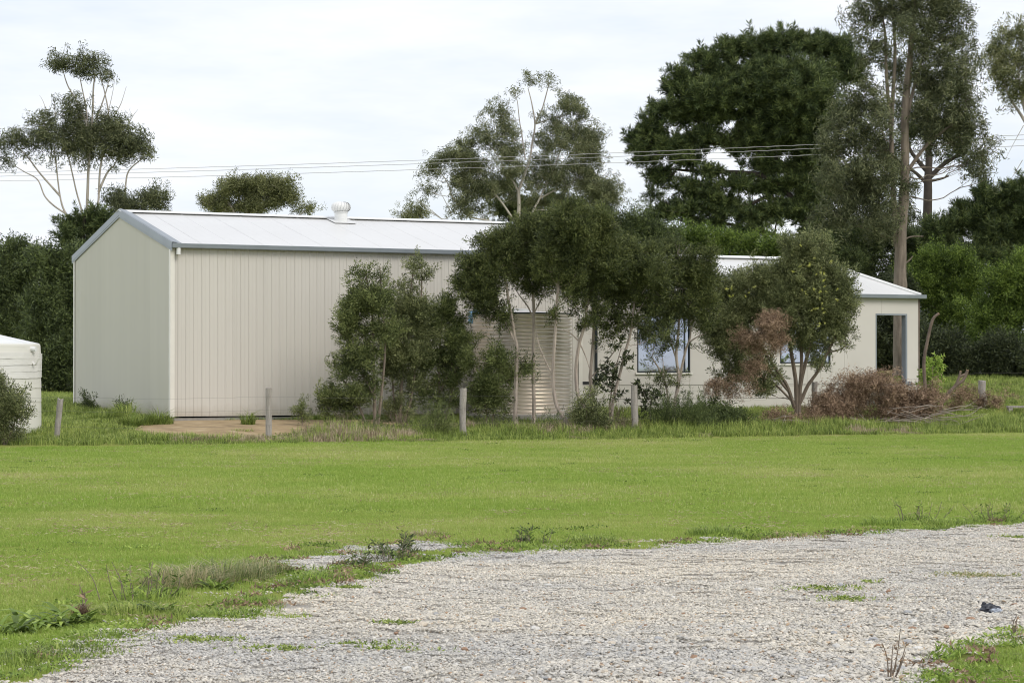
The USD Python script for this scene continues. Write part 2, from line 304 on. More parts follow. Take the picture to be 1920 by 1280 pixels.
# ------------------------------------------------------------------ ground
def grid_sheet(xs, ys, lift=0.0):
    X, Y = np.meshgrid(xs, ys); Z = ground_h(X, Y) + lift
    v = np.stack([X, Y, Z], -1).reshape(-1, 3); nx = len(xs); i, j = np.meshgrid(np.arange(len(ys) - 1), np.arange(nx - 1), indexing='ij')
    a = i * nx + j; q = np.stack([a, a + 1, a + nx + 1, a + nx], -1).reshape(-1, 4)
    return v, np.vstack([q[:, [0, 1, 2]], q[:, [0, 2, 3]]])
xs = np.concatenate([[-900, -400, -180, -90, -50], np.arange(-34, -7, .5), np.arange(-7, 7, .2), np.arange(7, 34.1, .5), [50, 90, 180, 400, 900]])
ys = np.concatenate([[-300, -100, -30, -8, 2], np.arange(8, 26, .2), np.arange(26, 84.1, .5), [95, 120, 170, 260, 420, 900, 1800]])
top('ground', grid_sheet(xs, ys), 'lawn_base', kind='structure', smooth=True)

from shapely.geometry import Polygon, Point
from shapely import contains_xy, prepare
edge_px = [(-260, 1330), (60, 1284), (120, 1245), (185, 1208), (270, 1185), (350, 1166), (470, 1158), (520, 1128), (600, 1098), (690, 1086), (760, 1058), (830, 1046), (900, 1040), (1000, 1035),
           (1100, 1031), (1220, 1030), (1300, 1022), (1400, 1014), (1500, 1010), (1600, 1006), (1680, 998), (1780, 991), (1920, 984), (2300, 966)]
edge = [on_ground(*p)[:2] for p in edge_px]
near_px = [(1600, 1310), (1690, 1290), (1745, 1252), (1800, 1222), (1850, 1204), (1900, 1191), (2000, 1180), (2300, 1165)]
near = [on_ground(*p)[:2] for p in near_px]
ROAD = Polygon(edge + near[::-1] + [(near[0][0] + .3, 9.0), (edge[0][0], 9.0)]).buffer(0)
prepare(ROAD)
streaks = [Polygon([on_ground(*p)[:2] for p in q]) for q in (
    [(535, 1066), (570, 1052), (640, 1043), (722, 1043), (700, 1052), (640, 1058), (580, 1070)],
    [(665, 1034), (720, 1026), (800, 1022), (860, 1024), (800, 1029), (720, 1033)])]
GRAVEL = ROAD
for s in streaks: GRAVEL = GRAVEL.union(s.buffer(.12))
prepare(GRAVEL)
def sheet_of(poly, lift, step=.25):
    """ground-hugging sheet that follows a polygon"""
    v2, f2 = trimesh.creation.triangulate_polygon(poly.segmentize(step), engine='earcut')
    m = trimesh.Trimesh(np.c_[v2, np.zeros(len(v2))], f2, process=False)
    vv, ff = trimesh.remesh.subdivide_to_size(m.vertices, m.faces, step * 2)
    vv[:, 2] = ground_h(vv[:, 0], vv[:, 1]) + lift
    return vv, ff
road = structure('gravel_road')
part(road, 'road_bed', sheet_of(ROAD, .006), 'gravel_bed', smooth=True)
for s in streaks: part(road, 'road_bed', sheet_of(s.buffer(.12), .006), 'gravel_bed', smooth=True)
DIRT = Polygon([on_ground(*p)[:2] for p in [(255, 808), (285, 793), (330, 788), (420, 789), (500, 788), (610, 789), (720, 788), (760, 796), (700, 806), (600, 806), (540, 815), (450, 822), (380, 819), (300, 819)]]).buffer(.15).buffer(-.1)
prepare(DIRT)
top('bare_earth', sheet_of(DIRT, .02), 'bare_earth', kind='structure', smooth=True)

# ------------------------------------------------------------------ instancing of small growth
def quat_to(dirs, spin):
    """quaternions (x, y, z, w) that spin about z, then turn z to the direction"""
    d = unit(dirs); c = np.cross(np.broadcast_to([0, 0, 1.0], d.shape), d); w = 1 + d[:, 2]
    q = np.c_[c, w]; bad = w < 1e-5; q[bad] = [1, 0, 0, 0]; q = unit(q)
    s, k = np.sin(spin / 2), np.cos(spin / 2)
    x, y, z, w = q.T
    return np.c_[x * k + y * s, y * k - x * s, w * s + z * k, w * k - z * s]
def scatter(path, protos, mat, pos, dirs, spin, scale, rng, kind='stuff', label=None, cat=None, base=None):
    pi = UsdGeom.PointInstancer.Define(stage, path)
    targets = []
    for i, m in enumerate(protos):
        nm = f'{path}/sprig' + (f'_{i:03d}' if i else '')
        pr = usdkit.mesh(stage, nm, m, MAT[mat]); targets.append(nm)
        if mat in PIECED: islands(pr, m[1], len(m[0]), i)
    pi.CreatePrototypesRel().SetTargets(targets)
    n = len(pos)
    pi.CreateProtoIndicesAttr(Vt.IntArray.FromNumpy(rng.integers(0, len(protos), n).astype(np.int32)))
    b = np.zeros(3) if base is None else base
    pi.CreatePositionsAttr(Vt.Vec3fArray.FromNumpy((np.asarray(pos) - b).astype(np.float32)))
    pi.CreateOrientationsAttr(Vt.QuathArray.FromNumpy(quat_to(np.asarray(dirs, float), spin).astype(np.float16)))
    sc = np.asarray(scale, float); sc = np.repeat(sc[:, None], 3, 1) if sc.ndim == 1 else sc
    pi.CreateScalesAttr(Vt.Vec3fArray.FromNumpy(sc.astype(np.float32)))
    keys(pi.GetPrim(), label, cat, None, kind)
    return pi
def blades(n, rad, h, w, lean, rng, curl=.3, dome=0.0):
    """n grass blades (3 triangles each) in a disc"""
    r = rad * np.sqrt(rng.random(n)); a = rng.random(n) * 2 * np.pi; base = np.c_[r * np.cos(a), r * np.sin(a), np.zeros(n)]
    yaw = rng.random(n) * 2 * np.pi; hh = h * (.55 + .8 * rng.random(n)); ln = lean * rng.random(n)
    if dome: ln = lean * (.35 + .65 * rng.random(n)); hh = hh * (.35 + 1.3 * meshkit.noise(base * (2.2 / rad) + 3.3, 2)); yaw = a + rng.normal(size=n) * 1.0; hh = hh * (1 - dome * (r / rad) ** 2)
    d = np.c_[np.cos(yaw), np.sin(yaw), np.zeros(n)]; s = np.c_[-np.sin(yaw), np.cos(yaw), np.zeros(n)] * (w * (.6 + .8 * rng.random(n)) / 2)[:, None]
    mid = base + d * (ln * hh * .35)[:, None] + np.c_[np.zeros((n, 2)), hh * .6]
    tip = base + d * (ln * hh * (1 + curl))[:, None] + np.c_[np.zeros((n, 2)), hh * (1 - .25 * ln)]
    base[:, 2] -= .006
    v = np.stack([base - s, base + s, mid + s * .8, mid - s * .8, tip], 1).reshape(-1, 3)
    f = (np.arange(n)[:, None, None] * 5 + np.array([[0, 1, 2], [0, 2, 3], [3, 2, 4]])[None]).reshape(-1, 3)
    return v, f
def kites(base, dirs, length, width, rng, fold=.25):
    """flat leaves as two triangles each, a little folded"""
    n = len(base); d = unit(dirs); r = unit(rng.normal(size=(n, 3))); s = unit(np.cross(d, r)); u = np.cross(s, d)
    L = np.broadcast_to(length, (n,))[:, None]; W = np.broadcast_to(width, (n,))[:, None] / 2
    m = base + d * L * .42 + u * W * fold
    v = np.stack([base, m + s * W, base + d * L, m - s * W], 1).reshape(-1, 3)
    f = (np.arange(n)[:, None, None] * 4 + np.array([[0, 1, 2], [0, 2, 3]])[None]).reshape(-1, 3)
    return v, f
def sprig(kind, seed):
    rng = np.random.default_rng(seed)
    if kind == 'gum':                                       # drooping narrow leaves, axis up
        n = 30; p = unit(rng.normal(size=(n, 3))) * (.19 * rng.random((n, 1)) ** .5); d = rng.normal(size=(n, 3)) * .55 + [0, 0, -.75]
        return kites(p + [0, 0, .06], d, .10 + .07 * rng.random(n), .026, rng)
    if kind == 'pine':                                      # a tuft of needles opening along the axis
        n = 46; a = rng.random(n); p = np.c_[np.zeros((n, 2)), a * .26 - .1]; d = rng.normal(size=(n, 3)) * [1, 1, .35] ; d = unit(d) * [1, 1, 1] + [0, 0, .35] + [0, 0, .7] * a[:, None]
        return kites(p, d, .13 + .05 * rng.random(n), .020, rng)
    if kind == 'tea':                                       # a twig closely set with small leaves
        n = 66; a = rng.random(n); yaw = rng.random(n) * 6.28; p = np.c_[.02 * np.cos(yaw), .02 * np.sin(yaw), a * .30 - .1]; p += rng.normal(size=(n, 3)) * .035
        d = np.c_[np.cos(yaw), np.sin(yaw), .8 + .5 * rng.random(n)]
        return kites(p, d, .048 + .045 * rng.random(n), .020, rng)
    if kind == 'wispy':                                     # long thin leaves on a slender shoot
        n = 30; a = rng.random(n); yaw = rng.random(n) * 6.28; p = np.c_[np.zeros((n, 2)), a * .42 - .12] + rng.normal(size=(n, 3)) * .012
        d = np.c_[np.cos(yaw), np.sin(yaw), 1.0 + .8 * rng.random(n)]
        return kites(p, d, .05 + .04 * rng.random(n), .010, rng)
    if kind == 'wattle':                                    # fuller leaves for hedges and bushes
        n = 40; a = rng.random(n); yaw = rng.random(n) * 6.28; p = np.c_[np.zeros((n, 2)), a * .34 - .14] + rng.normal(size=(n, 3)) * .06
        d = np.c_[np.cos(yaw), np.sin(yaw), .5 + .7 * rng.random(n)]
        return kites(p, d, .075 + .045 * rng.random(n), .026, rng)
    if kind == 'broad':                                     # big glossy leaves
        n = 16; a = rng.random(n); yaw = rng.random(n) * 6.28; p = np.c_[np.zeros((n, 2)), a * .25 - .08] + rng.normal(size=(n, 3)) * .02
        d = np.c_[np.cos(yaw), np.sin(yaw), .4 + .6 * rng.random(n)]
        return kites(p, d, .09 + .05 * rng.random(n), .042, rng)
    if kind == 'dead':                                      # dry drooping twigs
        n = 40; a = rng.random(n); yaw = rng.random(n) * 6.28; p = np.c_[np.zeros((n, 2)), a * .34 - .12] + rng.normal(size=(n, 3)) * .035
        d = np.c_[np.cos(yaw), np.sin(yaw), rng.normal(size=n) * .7 - .1]
        return kites(p, d, .045 + .05 * rng.random(n), .012, rng)
SPRIGS = {}; DENS = 1.7
def sprigs(kind, n=3):
    if kind not in SPRIGS: SPRIGS[kind] = [sprig(kind, 100 + i + 17 * len(SPRIGS)) for i in range(n)]
    return SPRIGS[kind]

def crown_points(clumps, d, dens, size, rng, lean_up=.5, gaps=.0, lump=.20, feather=.18, core=0.0):
    """sprig places in ellipsoidal clumps (px, py, rx, ry[, weight[, depth offset]]) measured from the photo"""
    P, D = [], []
    for c in clumps:
        px, py, rx, ry = c[:4]; w = c[4] if len(c) > 4 else 1.0; dd = d + (c[5] if len(c) > 5 else rng.normal() * .25 * (rx + ry) / 2 * d / FP)
        ctr = PX(px, py, dd); k = dd / FP; R = np.array([rx * k, (rx + ry) / 2 * k, ry * k])
        n = max(8, int(dens * DENS * w * (R[0] * R[2] + R[0] * R[1] + R[1] * R[2]) / 3 / size ** 2))
        m = int(np.clip(3 + R.mean() / lump, 4, 22))             # each clump is a cluster of smaller tufts
        sc = unit(rng.normal(size=(m, 3))) * (rng.random((m, 1)) ** .45) * .80; sc[:, 2] = np.where(sc[:, 2] < -.45, sc[:, 2] * .6, sc[:, 2])
        sr = (.22 + .40 * rng.random(m) ** 1.5) * (1.25 if m < 7 else 1.0)
        k_ = rng.integers(0, m, n); q = unit(rng.normal(size=(n, 3)))
        loc = sc[k_] + q * sr[k_][:, None] * (rng.random((n, 1)) ** .33) * [1, 1, .85]
        pos = ctr + loc * R + rng.normal(size=(n, 3)) * size * feather
        keep = np.ones(n, bool)
        if gaps: keep = meshkit.noise(pos * (1.3 / max(R.mean(), .3)) + 7.7, 3) > gaps * .7
        if core:                                                 # inner leafage that closes the crown
            nc = int(core * n); qc = unit(rng.normal(size=(nc, 3))); P.append(ctr + qc * R * .82 * rng.random((nc, 1)) ** .4); D.append(qc + [0, 0, .4] + rng.normal(size=(nc, 3)) * .5)
        P.append(pos[keep]); D.append((unit(q / R) * .8 + unit(loc + 1e-6) * .3 + [0, 0, lean_up] + rng.normal(size=(n, 3)) * .45)[keep])
    return np.vstack(P), np.vstack(D)

def limb_to(stems, target, r, rng, rise=.25):
    """a bent limb from the nearest lower point of a stem to the target"""
    best = None
    for pts, rad in stems:
        dz = target[2] - pts[:, 2]; dist = np.linalg.norm(pts - target, axis=1)
        cost = dist + np.where(dz > .25 * dist, 0, 2.5 * (0.25 * dist - dz)) + .15 * dist
        k = int(np.argmin(cost))
        if best is None or cost[k] < best[0]: best = (cost[k], pts[k], rad[k])
    _, a, ra = best; v = target - a; L = np.linalg.norm(v)
    mid = a + v * .5 + np.array([0, 0, -.10 * L]) + rng.normal(size=3) * .06 * L * [1, .5, 1]
    p = curve([a, mid, target], 5)
    p[1:-1] += rng.normal(size=(len(p) - 2, 3)) * .015 * L
    return p, min(ra * .7, r * (0.6 + .25 * L))
def tree(name, label, cat, d, base_px, stems, clumps, kind, leafmat, bark, dens=1.0, size=.3, lean_up=.5, gaps=.0, limb_r=.035, limbs=True, twigs=3, group=None, seed=1, extra=None, base_pt=None, bare=(), scale=(.8, 1.3), sides=7, core=0.0):
    """trunk and stems given in the photo's columns and rows at distance d; limbs run to every clump of the crown"""
    rng = np.random.default_rng(seed)
    b = G(base_px, d) if base_pt is None else np.asarray(base_pt)
    t = thing(name, b, label, cat, group)
    made = []
    feather = {'gum': .62, 'wattle': .46}.get(kind, .32)
    for si, s in enumerate(stems):
        pts = [PX(px, py, d + (o[0] if o else 0)) for px, py, *o in s['p']]
        if s.get('foot'): pts[0] = np.array([pts[0][0], pts[0][1], float(ground_h(pts[0][0], pts[0][1])) - .05])
        c = curve(pts, 5); r0, r1 = s['r']; k = d / FP
        rad = np.linspace(1, 0, len(c)) ** .8 * (r0 - r1) * k + r1 * k
        if s.get('foot'): rad[:2] *= [1.25, 1.08]
        made.append((c, rad))
        part(t, 'trunk' if s.get('foot') else 'stem', tube(c, rad, sides=sides, wob=.12, rng=rng), s.get('m', bark), smooth=50)
    lim = []
    if limbs:
        for c in clumps:
            if len(c) > 6: continue
            ctr = PX(c[0], c[1] + c[3] * .25, d + (c[5] if len(c) > 5 else 0)); k = d / FP
            p, r = limb_to(made, ctr, limb_r, rng)
            lim.append(tube(p, r, r * .45, sides=5))
            for _ in range(twigs):
                q = ctr + rng.normal(size=3) * np.array([c[2], (c[2] + c[3]) / 2, c[3]]) * k * .55 + [0, 0, .15 * c[3] * k]
                a = p[rng.integers(len(p) // 2, len(p))]
                mid = (a + q) / 2 + rng.normal(size=3) * .05
                lim.append(tube(curve([a, mid, q], 3), r * .4, r * .15, sides=4))
            part(t, 'limb', join(lim), bark, smooth=50); lim = []
    for (pts, r) in bare:
        part(t, 'bare_branch', tube(curve([PX(x, y, d) for x, y in pts], 4), r * d / FP, r * .3 * d / FP, sides=5), bark, smooth=50)
    P, D = crown_points(clumps, d, dens * (.85 if kind == 'gum' else 1), size, rng, lean_up, gaps, .13 if kind == 'gum' else .20, feather, core)
    ok = P[:, 2] > ground_h(P[:, 0], P[:, 1], False) + .03; P, D = P[ok], D[ok]
    s = (scale[0] + (scale[1] - scale[0]) * rng.random(len(P))) * size / .3
    scatter(f'{t}/crown', sprigs(kind), leafmat, P, D, rng.random(len(P)) * 6.28, s, rng, base=b)
    return t

# ------------------------------------------------------------------ the shed
TH = math.radians(27.16)
U2, V2 = np.array([math.cos(TH), math.sin(TH), 0]), np.array([-math.sin(TH), math.cos(TH), 0]); UP = np.array([0, 0, 1.0])
A0 = np.array([-7.785, 54.22, 0]); SW, SL = 7.52, 10.668
ZB, ZE, ZR = CH - 1.179, CH + 2.721, CH + 3.66
def B(a, b, z): return A0 + U2 * a + V2 * b + UP * z
def rib_profile(width, pitch=.1905, h=.013, first=0.0):
    """deep ribbed sheet: flat pans between trapezoid ribs -> (along, out)"""
    p = []; n = int(round(width / pitch))
    for i in range(n):
        x = i * pitch
        p += [(x, 0), (x + .062, 0), (x + .066, .004), (x + .074, .004), (x + .078, 0), (x + pitch - .040, 0), (x + pitch - .030, h), (x + pitch - .012, h)]
    return p + [(n * pitch, 0)]
def wave_profile(width, pitch=.076, h=.017, n=6):
    k = int(round(width / pitch)) * n
    return [(i * width / k, h / 2 * (1 - math.cos(2 * math.pi * i / n))) for i in range(k + 1)]
shed = thing('shed', B(0, 0, ZB), 'large cream ribbed steel shed with white gable roof and grey-blue trim', 'shed')
part(shed, 'slab', box8([B(.04, .04, ZB - .35), B(SL - .04, .04, ZB - .35), B(SL - .04, SW - .04, ZB - .35), B(.04, SW - .04, ZB - .35),
                         B(.04, .04, ZB - .03), B(SL - .04, .04, ZB - .03), B(SL - .04, SW - .04, ZB - .03), B(.04, SW - .04, ZB - .03)]), 'concrete')
NS = 14; sw = SL / NS
for i in range(NS):
    pr = rib_profile(sw)
    lo = [B(i * sw + a, -o - .001 * (i % 2), ZB) for a, o in pr]; hi = [B(i * sw + a, -o - .001 * (i % 2), ZE) for a, o in pr]
    part(shed, 'wall_sheet', quads(lo, hi), ['cream_cladding', 'cream_cladding_b', 'cream_cladding_c'][(i * 5 + i // 3) % 3])
    lo = [B(i * sw + a, SW + o, ZB) for a, o in pr]; hi = [B(i * sw + a, SW + o, ZE) for a, o in pr]
    part(shed, 'wall_sheet', quads(hi, lo), 'cream_cladding')
def low_rib(width): return [(a, o * (.5 if i > len(rib_profile(width)) - 5 else .16)) for i, (a, o) in enumerate(rib_profile(width))]
def slope_z(b): return ZE + (ZR - ZE) * (1 - abs(b - SW / 2) / (SW / 2))
NG = 10; gw = SW / NG
for i in range(NG):
    pr = wave_profile(gw)
    for a0, sg in ((0, -1), (SL, 1)):
        lo = [B(a0 + sg * o, i * gw + a, ZB) for a, o in pr]; hi = [B(a0 + sg * o, i * gw + a, slope_z(i * gw + a) - .015) for a, o in pr]
        part(shed, 'gable_sheet', quads(hi, lo) if sg < 0 else quads(lo, hi), ['gable_cladding', 'gable_cladding_b', 'gable_cladding_c'][(i * 5 + i // 3) % 3], smooth=40)
NRM = unit(np.cross(U2, V2 * (SW / 2) + UP * (ZR - ZE)))
OV = .05
for side in (0, 1):
    for i in range(NS):
        pr = low_rib(sw)
        def rp(a, o, t):                                     # t = 0 at the eave (just past the wall), 1 at the ridge
            b = -OV + (SW / 2 + OV - .02) * t; z = ZE + (ZR - ZE) * b / (SW / 2) + .05 + o + .002 * (i % 2)
            return B(i * sw + a - .0, b if side == 0 else SW - b, z)
        e, r = [rp(a, o, 0) for a, o in pr], [rp(a, o, 1) for a, o in pr]
        part(shed, 'roof_sheet', quads(e, r) if side == 0 else quads(r, e), 'roof_steel')
# ridge capping: a low folded strip with a scalloped skirt standing on the ribs
cap = [(-.21, -.012), (-.20, .0), (-.02, .048), (0, .052), (.02, .048), (.20, .0), (.21, -.012), (0, .040)]
part(shed, 'ridge_cap', extrude(cap, B(-.06, SW / 2, ZR + .055), B(SL + .06, SW / 2, ZR + .055), V2, UP), 'zinc_white')
# barge flashings on both gables: tall face, roof flange and a lower lip
for a0, sg in ((0, -1), (SL, 1)):
    for side in (0, 1):
        p0 = B(a0, -OV - .09, ZE - .01) if side == 0 else B(a0, SW + OV + .09, ZE - .01); p0[2] = ZE + (ZR - ZE) * (-OV - .09) / (SW / 2)
        p1 = B(a0, SW / 2, ZR)
        out = U2 * sg
        prof = [(.030, -.085), (.040, -.085), (.040, -.045), (.046, -.035), (.046, .115), (.02, .132), (-.20, .094), (-.20, .087), (.018, .117), (.030, .110), (.030, -.035), (.024, -.045)]
        if side == 1: pass
        part(shed, 'barge_flashing', extrude(prof, p0, p1, out, UP), 'blue_grey_flashing')
# gutters: a quad profile with a rolled front edge
for side in (0, 1):
    s = 1 if side == 0 else -1
    gp = [(0, 0), (.012, -.085), (.10, -.085), (.118, -.07), (.125, .018), (.118, .024), (.110, .018), (.104, -.064), (.020, -.07), (.010, 0)]
    q0 = B(-.03, -OV * s if side == 0 else SW + OV, ZE + .03); q1 = B(SL + .03, -OV if side == 0 else SW + OV, ZE + .03)
    part(shed, 'gutter', extrude(gp, q0, q1, -V2 * s, UP), 'blue_grey_flashing')
part(shed, 'downpipe_stub', tube([B(.13, -.115, ZE - .05), B(.13, -.115, ZE - .20)], .050, sides=14), 'zinc_white', smooth=40)
for a, b in ((0, 0), (SL, 0), (0, SW), (SL, SW)):          # corner flashings
    sa, sb = (-1 if a == 0 else 1), (-1 if b == 0 else 1)
    prof = [(.036, .036), (-.07, .036), (-.07, .031), (.031, .031), (.031, -.07), (.036, -.07)]
    part(shed, 'corner_flashing', extrude([(x, y) for x, y in prof], B(a, b, ZB - .01), B(a, b, ZE - .03), U2 * sa, V2 * sb), 'pale_flashing')
# roof ventilator: neck, collar, turbine head of curved vanes
tv = 5.62; bv = SW / 2 - .42; zv = ZE + (ZR - ZE) * bv / (SW / 2) + .07
vc = B(tv, bv, zv)
part(shed, 'flashing_plate', box8([B(tv + x, bv + y, ZE + (ZR - ZE) * (bv + y) / (SW / 2) + .075 + dz) for dz in (0, .01) for x, y in ((-.3, -.32), (.3, -.32), (.3, .3), (-.3, .3))]), 'roof_steel')
vent = part(shed, 'ventilator', lathe([(.165, -.08), (.165, .19), (.185, .20), (.185, .225), (.15, .225)], vc, 32), 'zinc_white', smooth=35)
hv = []
prof = [(.185, .235), (.232, .27), (.250, .33), (.238, .40), (.19, .455), (.10, .478), (0.01, .482)]
part(vent, 'turbine_head', lathe([(max(r - .02, .005), z) for r, z in prof], vc, 40), 'zinc_white', smooth=50)
for k in range(20):
    a0 = k * 2 * math.pi / 20; P0, P1 = [], []
    for r, z in prof[:-1]:
        tw = (z - .23) * .9
        P0.append(vc + [r * math.cos(a0 + tw), r * math.sin(a0 + tw), z]); P1.append(vc + [(r - .02) * math.cos(a0 + tw + .22), (r - .02) * math.sin(a0 + tw + .22), z])
    part(vent, 'vane', quads(P0, P1), 'zinc_white', smooth=True)

# ------------------------------------------------------------------ the corrugated rain tank beside it
tr = 1.185; tk = PX(978.5, 700, 57.0); tk[2] = CH - (775 - HY) * 57.0 / FP; th = 2.37
tank = thing('rain_tank', tk, 'round corrugated steel water tank standing against the shed end behind tea-trees', 'water tank')
prof = [(tr + .028 * math.cos(2 * math.pi * k / 8), th * k / (27 * 8)) for k in range(27 * 8 + 1)]
part(tank, 'tank_wall', lathe(prof, tk, 72), 'tank_steel', smooth=60)
part(tank, 'rim', lathe([(tr - .02, th - .01), (tr + .02, th - .01), (tr + .02, th + .03), (tr - .02, th + .03)], tk, 72), 'dark_frame', smooth=35)
part(tank, 'lid', lathe([(tr - .01, th + .015), (tr * .5, th + .07), (.22, th + .10), (.22, th + .14), (.01, th + .15)], tk, 72), 'zinc_white', smooth=35)
part(tank, 'inlet_pipe', tube(curve([tk + [-1.22, -.62, th - .22], tk + [-1.22, -.62, th - .05], tk + [-1.20, -.55, th + .03], tk + [-1.0, -.4, th + .06]], 5), .06, sides=12), 'blue_plastic', smooth=40)
sb = tk + [0, 0, -.42]
top('tank_stand', lathe([(0.01, 0), (tr + .16, 0), (tr + .16, .40), (tr + .14, .42), (.01, .42)], sb, 60), 'concrete', 'low round concrete stand under the corrugated water tank', 'tank stand', smooth=35)

# ------------------------------------------------------------------ the house behind, with an open porch at its right end
H0 = B(SL, .80, 0); HLEN = 10.95; HD = 4.2
zf = CH - (719 - HY) * 64.8 / FP; zh = CH + (684 - 556) * 64.8 / FP       # floor and eaves
def Hh(a, b, z): return H0 + U2 * a + V2 * b + UP * z
def on_front(px):                                              # distance along the front under photo column px
    k = (px - 960.0) / FP
    return (k * H0[1] - H0[0]) / (U2[0] - k * U2[1])
def zrow(px, py): a = on_front(px); return CH - (py - HY) * (H0[1] + U2[1] * a) / FP
house = thing('house', Hh(0, 0, zf - .6), 'low cream clad house with white hipped roof behind the front shrubs', 'house')
def slabbox(a0, a1, b0, b1, z0, z1): return box8([Hh(a, b, z) for z in (z0, z1) for a, b in ((a0, b0), (a1, b0), (a1, b1), (a0, b1))])
W1 = (on_front(1194), on_front(1293), zrow(1240, 698), zrow(1240, 592)); W2 = (on_front(1462), on_front(1556), zrow(1510, 681), zrow(1510, 590))
OP = (on_front(1641), on_front(1700), zf, zrow(1670, 588)); PA = OP[0] - .9
def wall_panels(a0, a1, z0, z1, holes, name):
    """front cladding sheets about 1.2 m wide with recessed joints, cut round the openings"""
    n = max(1, int(round((a1 - a0) / 1.2))); w = (a1 - a0) / n
    for i in range(n):
        p = Polygon([(a0 + i * w + .003, z0), (a0 + (i + 1) * w - .003, z0), (a0 + (i + 1) * w - .003, z1), (a0 + i * w + .003, z1)])
        for h in holes: p = p.difference(Polygon([(h[0], h[2]), (h[1], h[2]), (h[1], h[3]), (h[0], h[3])]))
        for q in getattr(p, 'geoms', [p]):
            if q.is_empty or q.area < .01: continue
            m = trimesh.creation.extrude_polygon(q, .02, engine='earcut'); v = np.array(m.vertices)
            part(house, name, (np.array([Hh(x, .0 - d, z) for x, z, d in v]), m.faces), 'house_cladding')
wall_panels(0, HLEN, zf, zh, [W1, W2, OP], 'wall_panel')
part(house, 'wall_core', join([slabbox(0, PA, .03, .08, zf - .5, W1[2]), slabbox(0, W1[0], .03, .08, W1[2], zh), slabbox(W1[1], W2[0], .03, .08, W1[2], zh), slabbox(W2[1], PA, .03, .08, W1[2], zh),
                               slabbox(W1[0], W1[1], .03, .08, W1[3], zh), slabbox(W2[0], W2[1], .03, .08, W2[3], zh), slabbox(W2[0], W2[1], .03, .08, W1[2], W2[2]),
                               slabbox(PA, PA + .08, .08, HD, zf, zh), slabbox(0, .05, .08, HD, zf - .5, zh), slabbox(.05, PA, HD - .06, HD, zf - .5, zh), slabbox(.05, PA, .08, HD - .06, zf - .1, zf)]), 'house_cladding')
for k in range(2): part(house, 'plinth_board', slabbox(0, HLEN, -.005, .015, zf - .36 * (k + 1) + .004, zf - .36 * k - .006), 'house_cladding')
part(house, 'plinth_core', slabbox(.02, HLEN - .02, .02, .05, zf - .72, zf - .002), 'dark_void')
for w in (W1, W2):
    f = .032
    fr = part(house, 'window', join([slabbox(w[0], w[0] + f, -.03, .05, w[2], w[3]), slabbox(w[1] - f, w[1], -.03, .05, w[2], w[3]), slabbox(w[0] + f, w[1] - f, -.03, .05, w[2], w[2] + f),
                                     slabbox(w[0] + f, w[1] - f, -.03, .05, w[3] - f, w[3]), slabbox(w[1] - .17, w[1] - .14, -.02, .04, w[2] + f, w[3] - f)]), 'dark_frame')
    part(fr, 'pane', slabbox(w[0] + f, w[1] - f, .0, .006, w[2] + f, w[3] - f), 'blue_pane')
    part(fr, 'sill', slabbox(w[0] - .06, w[1] + .06, -.06, .0, w[2] - .05, w[2] - .004), 'pale_flashing')
# porch: lined opening, corner posts, floor
part(house, 'opening_frame', join([slabbox(OP[0], OP[0] + .035, -.025, .16, OP[2], OP[3]), slabbox(OP[1] - .05, OP[1], -.025, .16, OP[2], OP[3]), slabbox(OP[0] + .035, OP[1] - .05, -.025, .16, OP[3] - .045, OP[3])]), 'blue_grey_flashing')
for a, b in ((HLEN - .12, HD - .12), (PA, HD - .12)): part(house, 'porch_post', slabbox(a, a + .11, b, b + .11, zf, zh), 'pale_flashing')
part(house, 'porch_corner', slabbox(HLEN - .003, HLEN + .04, -.03, .14, zf - .03, zh), 'red_wood')
part(house, 'porch_floor', slabbox(PA + .08, HLEN, .02, HD, zf - .12, zf - .01), 'concrete')
part(house, 'porch_step', slabbox(OP[0] - .15, OP[1] + .05, -.62, -.03, zf - .30, zf - .06), 'pale_stone')
part(house, 'post_shoe', slabbox(OP[1] + .02, OP[1] + .14, -.05, -.021, zf - .06, zf + .06), 'blue_grey_flashing')
# roof: hipped at the porch end
ov = .06; rise = 1.02; run = 2.1
hc = [Hh(-.2, -ov, zh), Hh(HLEN + ov, -ov, zh), Hh(HLEN + ov, HD + ov, zh), Hh(-.2, HD + ov, zh)]
r0_, r1_ = Hh(-.2, HD / 2, zh + rise), Hh(HLEN + ov - run, HD / 2, zh + rise)
def roof_face(e0, e1, t0, t1, n):
    """sheets running up from the eave e0-e1 to the ridge t0-t1"""
    for i in range(n):
        s0, s1 = i / n, (i + 1) / n; pe, pt = [], []
        for a, o in low_rib(.762):
            s = s0 + (s1 - s0) * a / .762; pe.append(e0 + (e1 - e0) * s + UP * (o + .03)); pt.append(t0 + (t1 - t0) * s + UP * (o + .03))
        part(house, 'roof_sheet', quads(pe, pt), 'roof_steel')
mid = hc[1] - U2 * run
roof_face(hc[0], hc[0] + (hc[1] - hc[0]) * ((HLEN + ov + .2 - run) / (HLEN + ov + .2)), r0_, r1_, 12)
def tri_face(e0, e1, apex, n):
    for i in range(n):
        s0, s1 = i / n, (i + 1) / n; pe, pt = [], []
        for a, o in low_rib(.762):
            s = s0 + (s1 - s0) * a / .762; p = e0 + (e1 - e0) * s
            w = np.clip(1 - abs(s - (0 if np.allclose(e0, mid) else .5)) / (1 if np.allclose(e0, mid) else .5), 0, 1)
            pe.append(p + UP * (o + .03)); pt.append(p + (apex - (e0 if np.allclose(e0, mid) else (e0 + e1) / 2)) * w + UP * (o + .03))
        part(house, 'roof_sheet', quads(pe, pt), 'roof_steel')
tri_face(mid, hc[1], r1_, 3)
tri_face(hc[1], hc[2], r1_, 6)
roof_face(hc[2] - U2 * run, hc[3], r1_, r0_, 12)
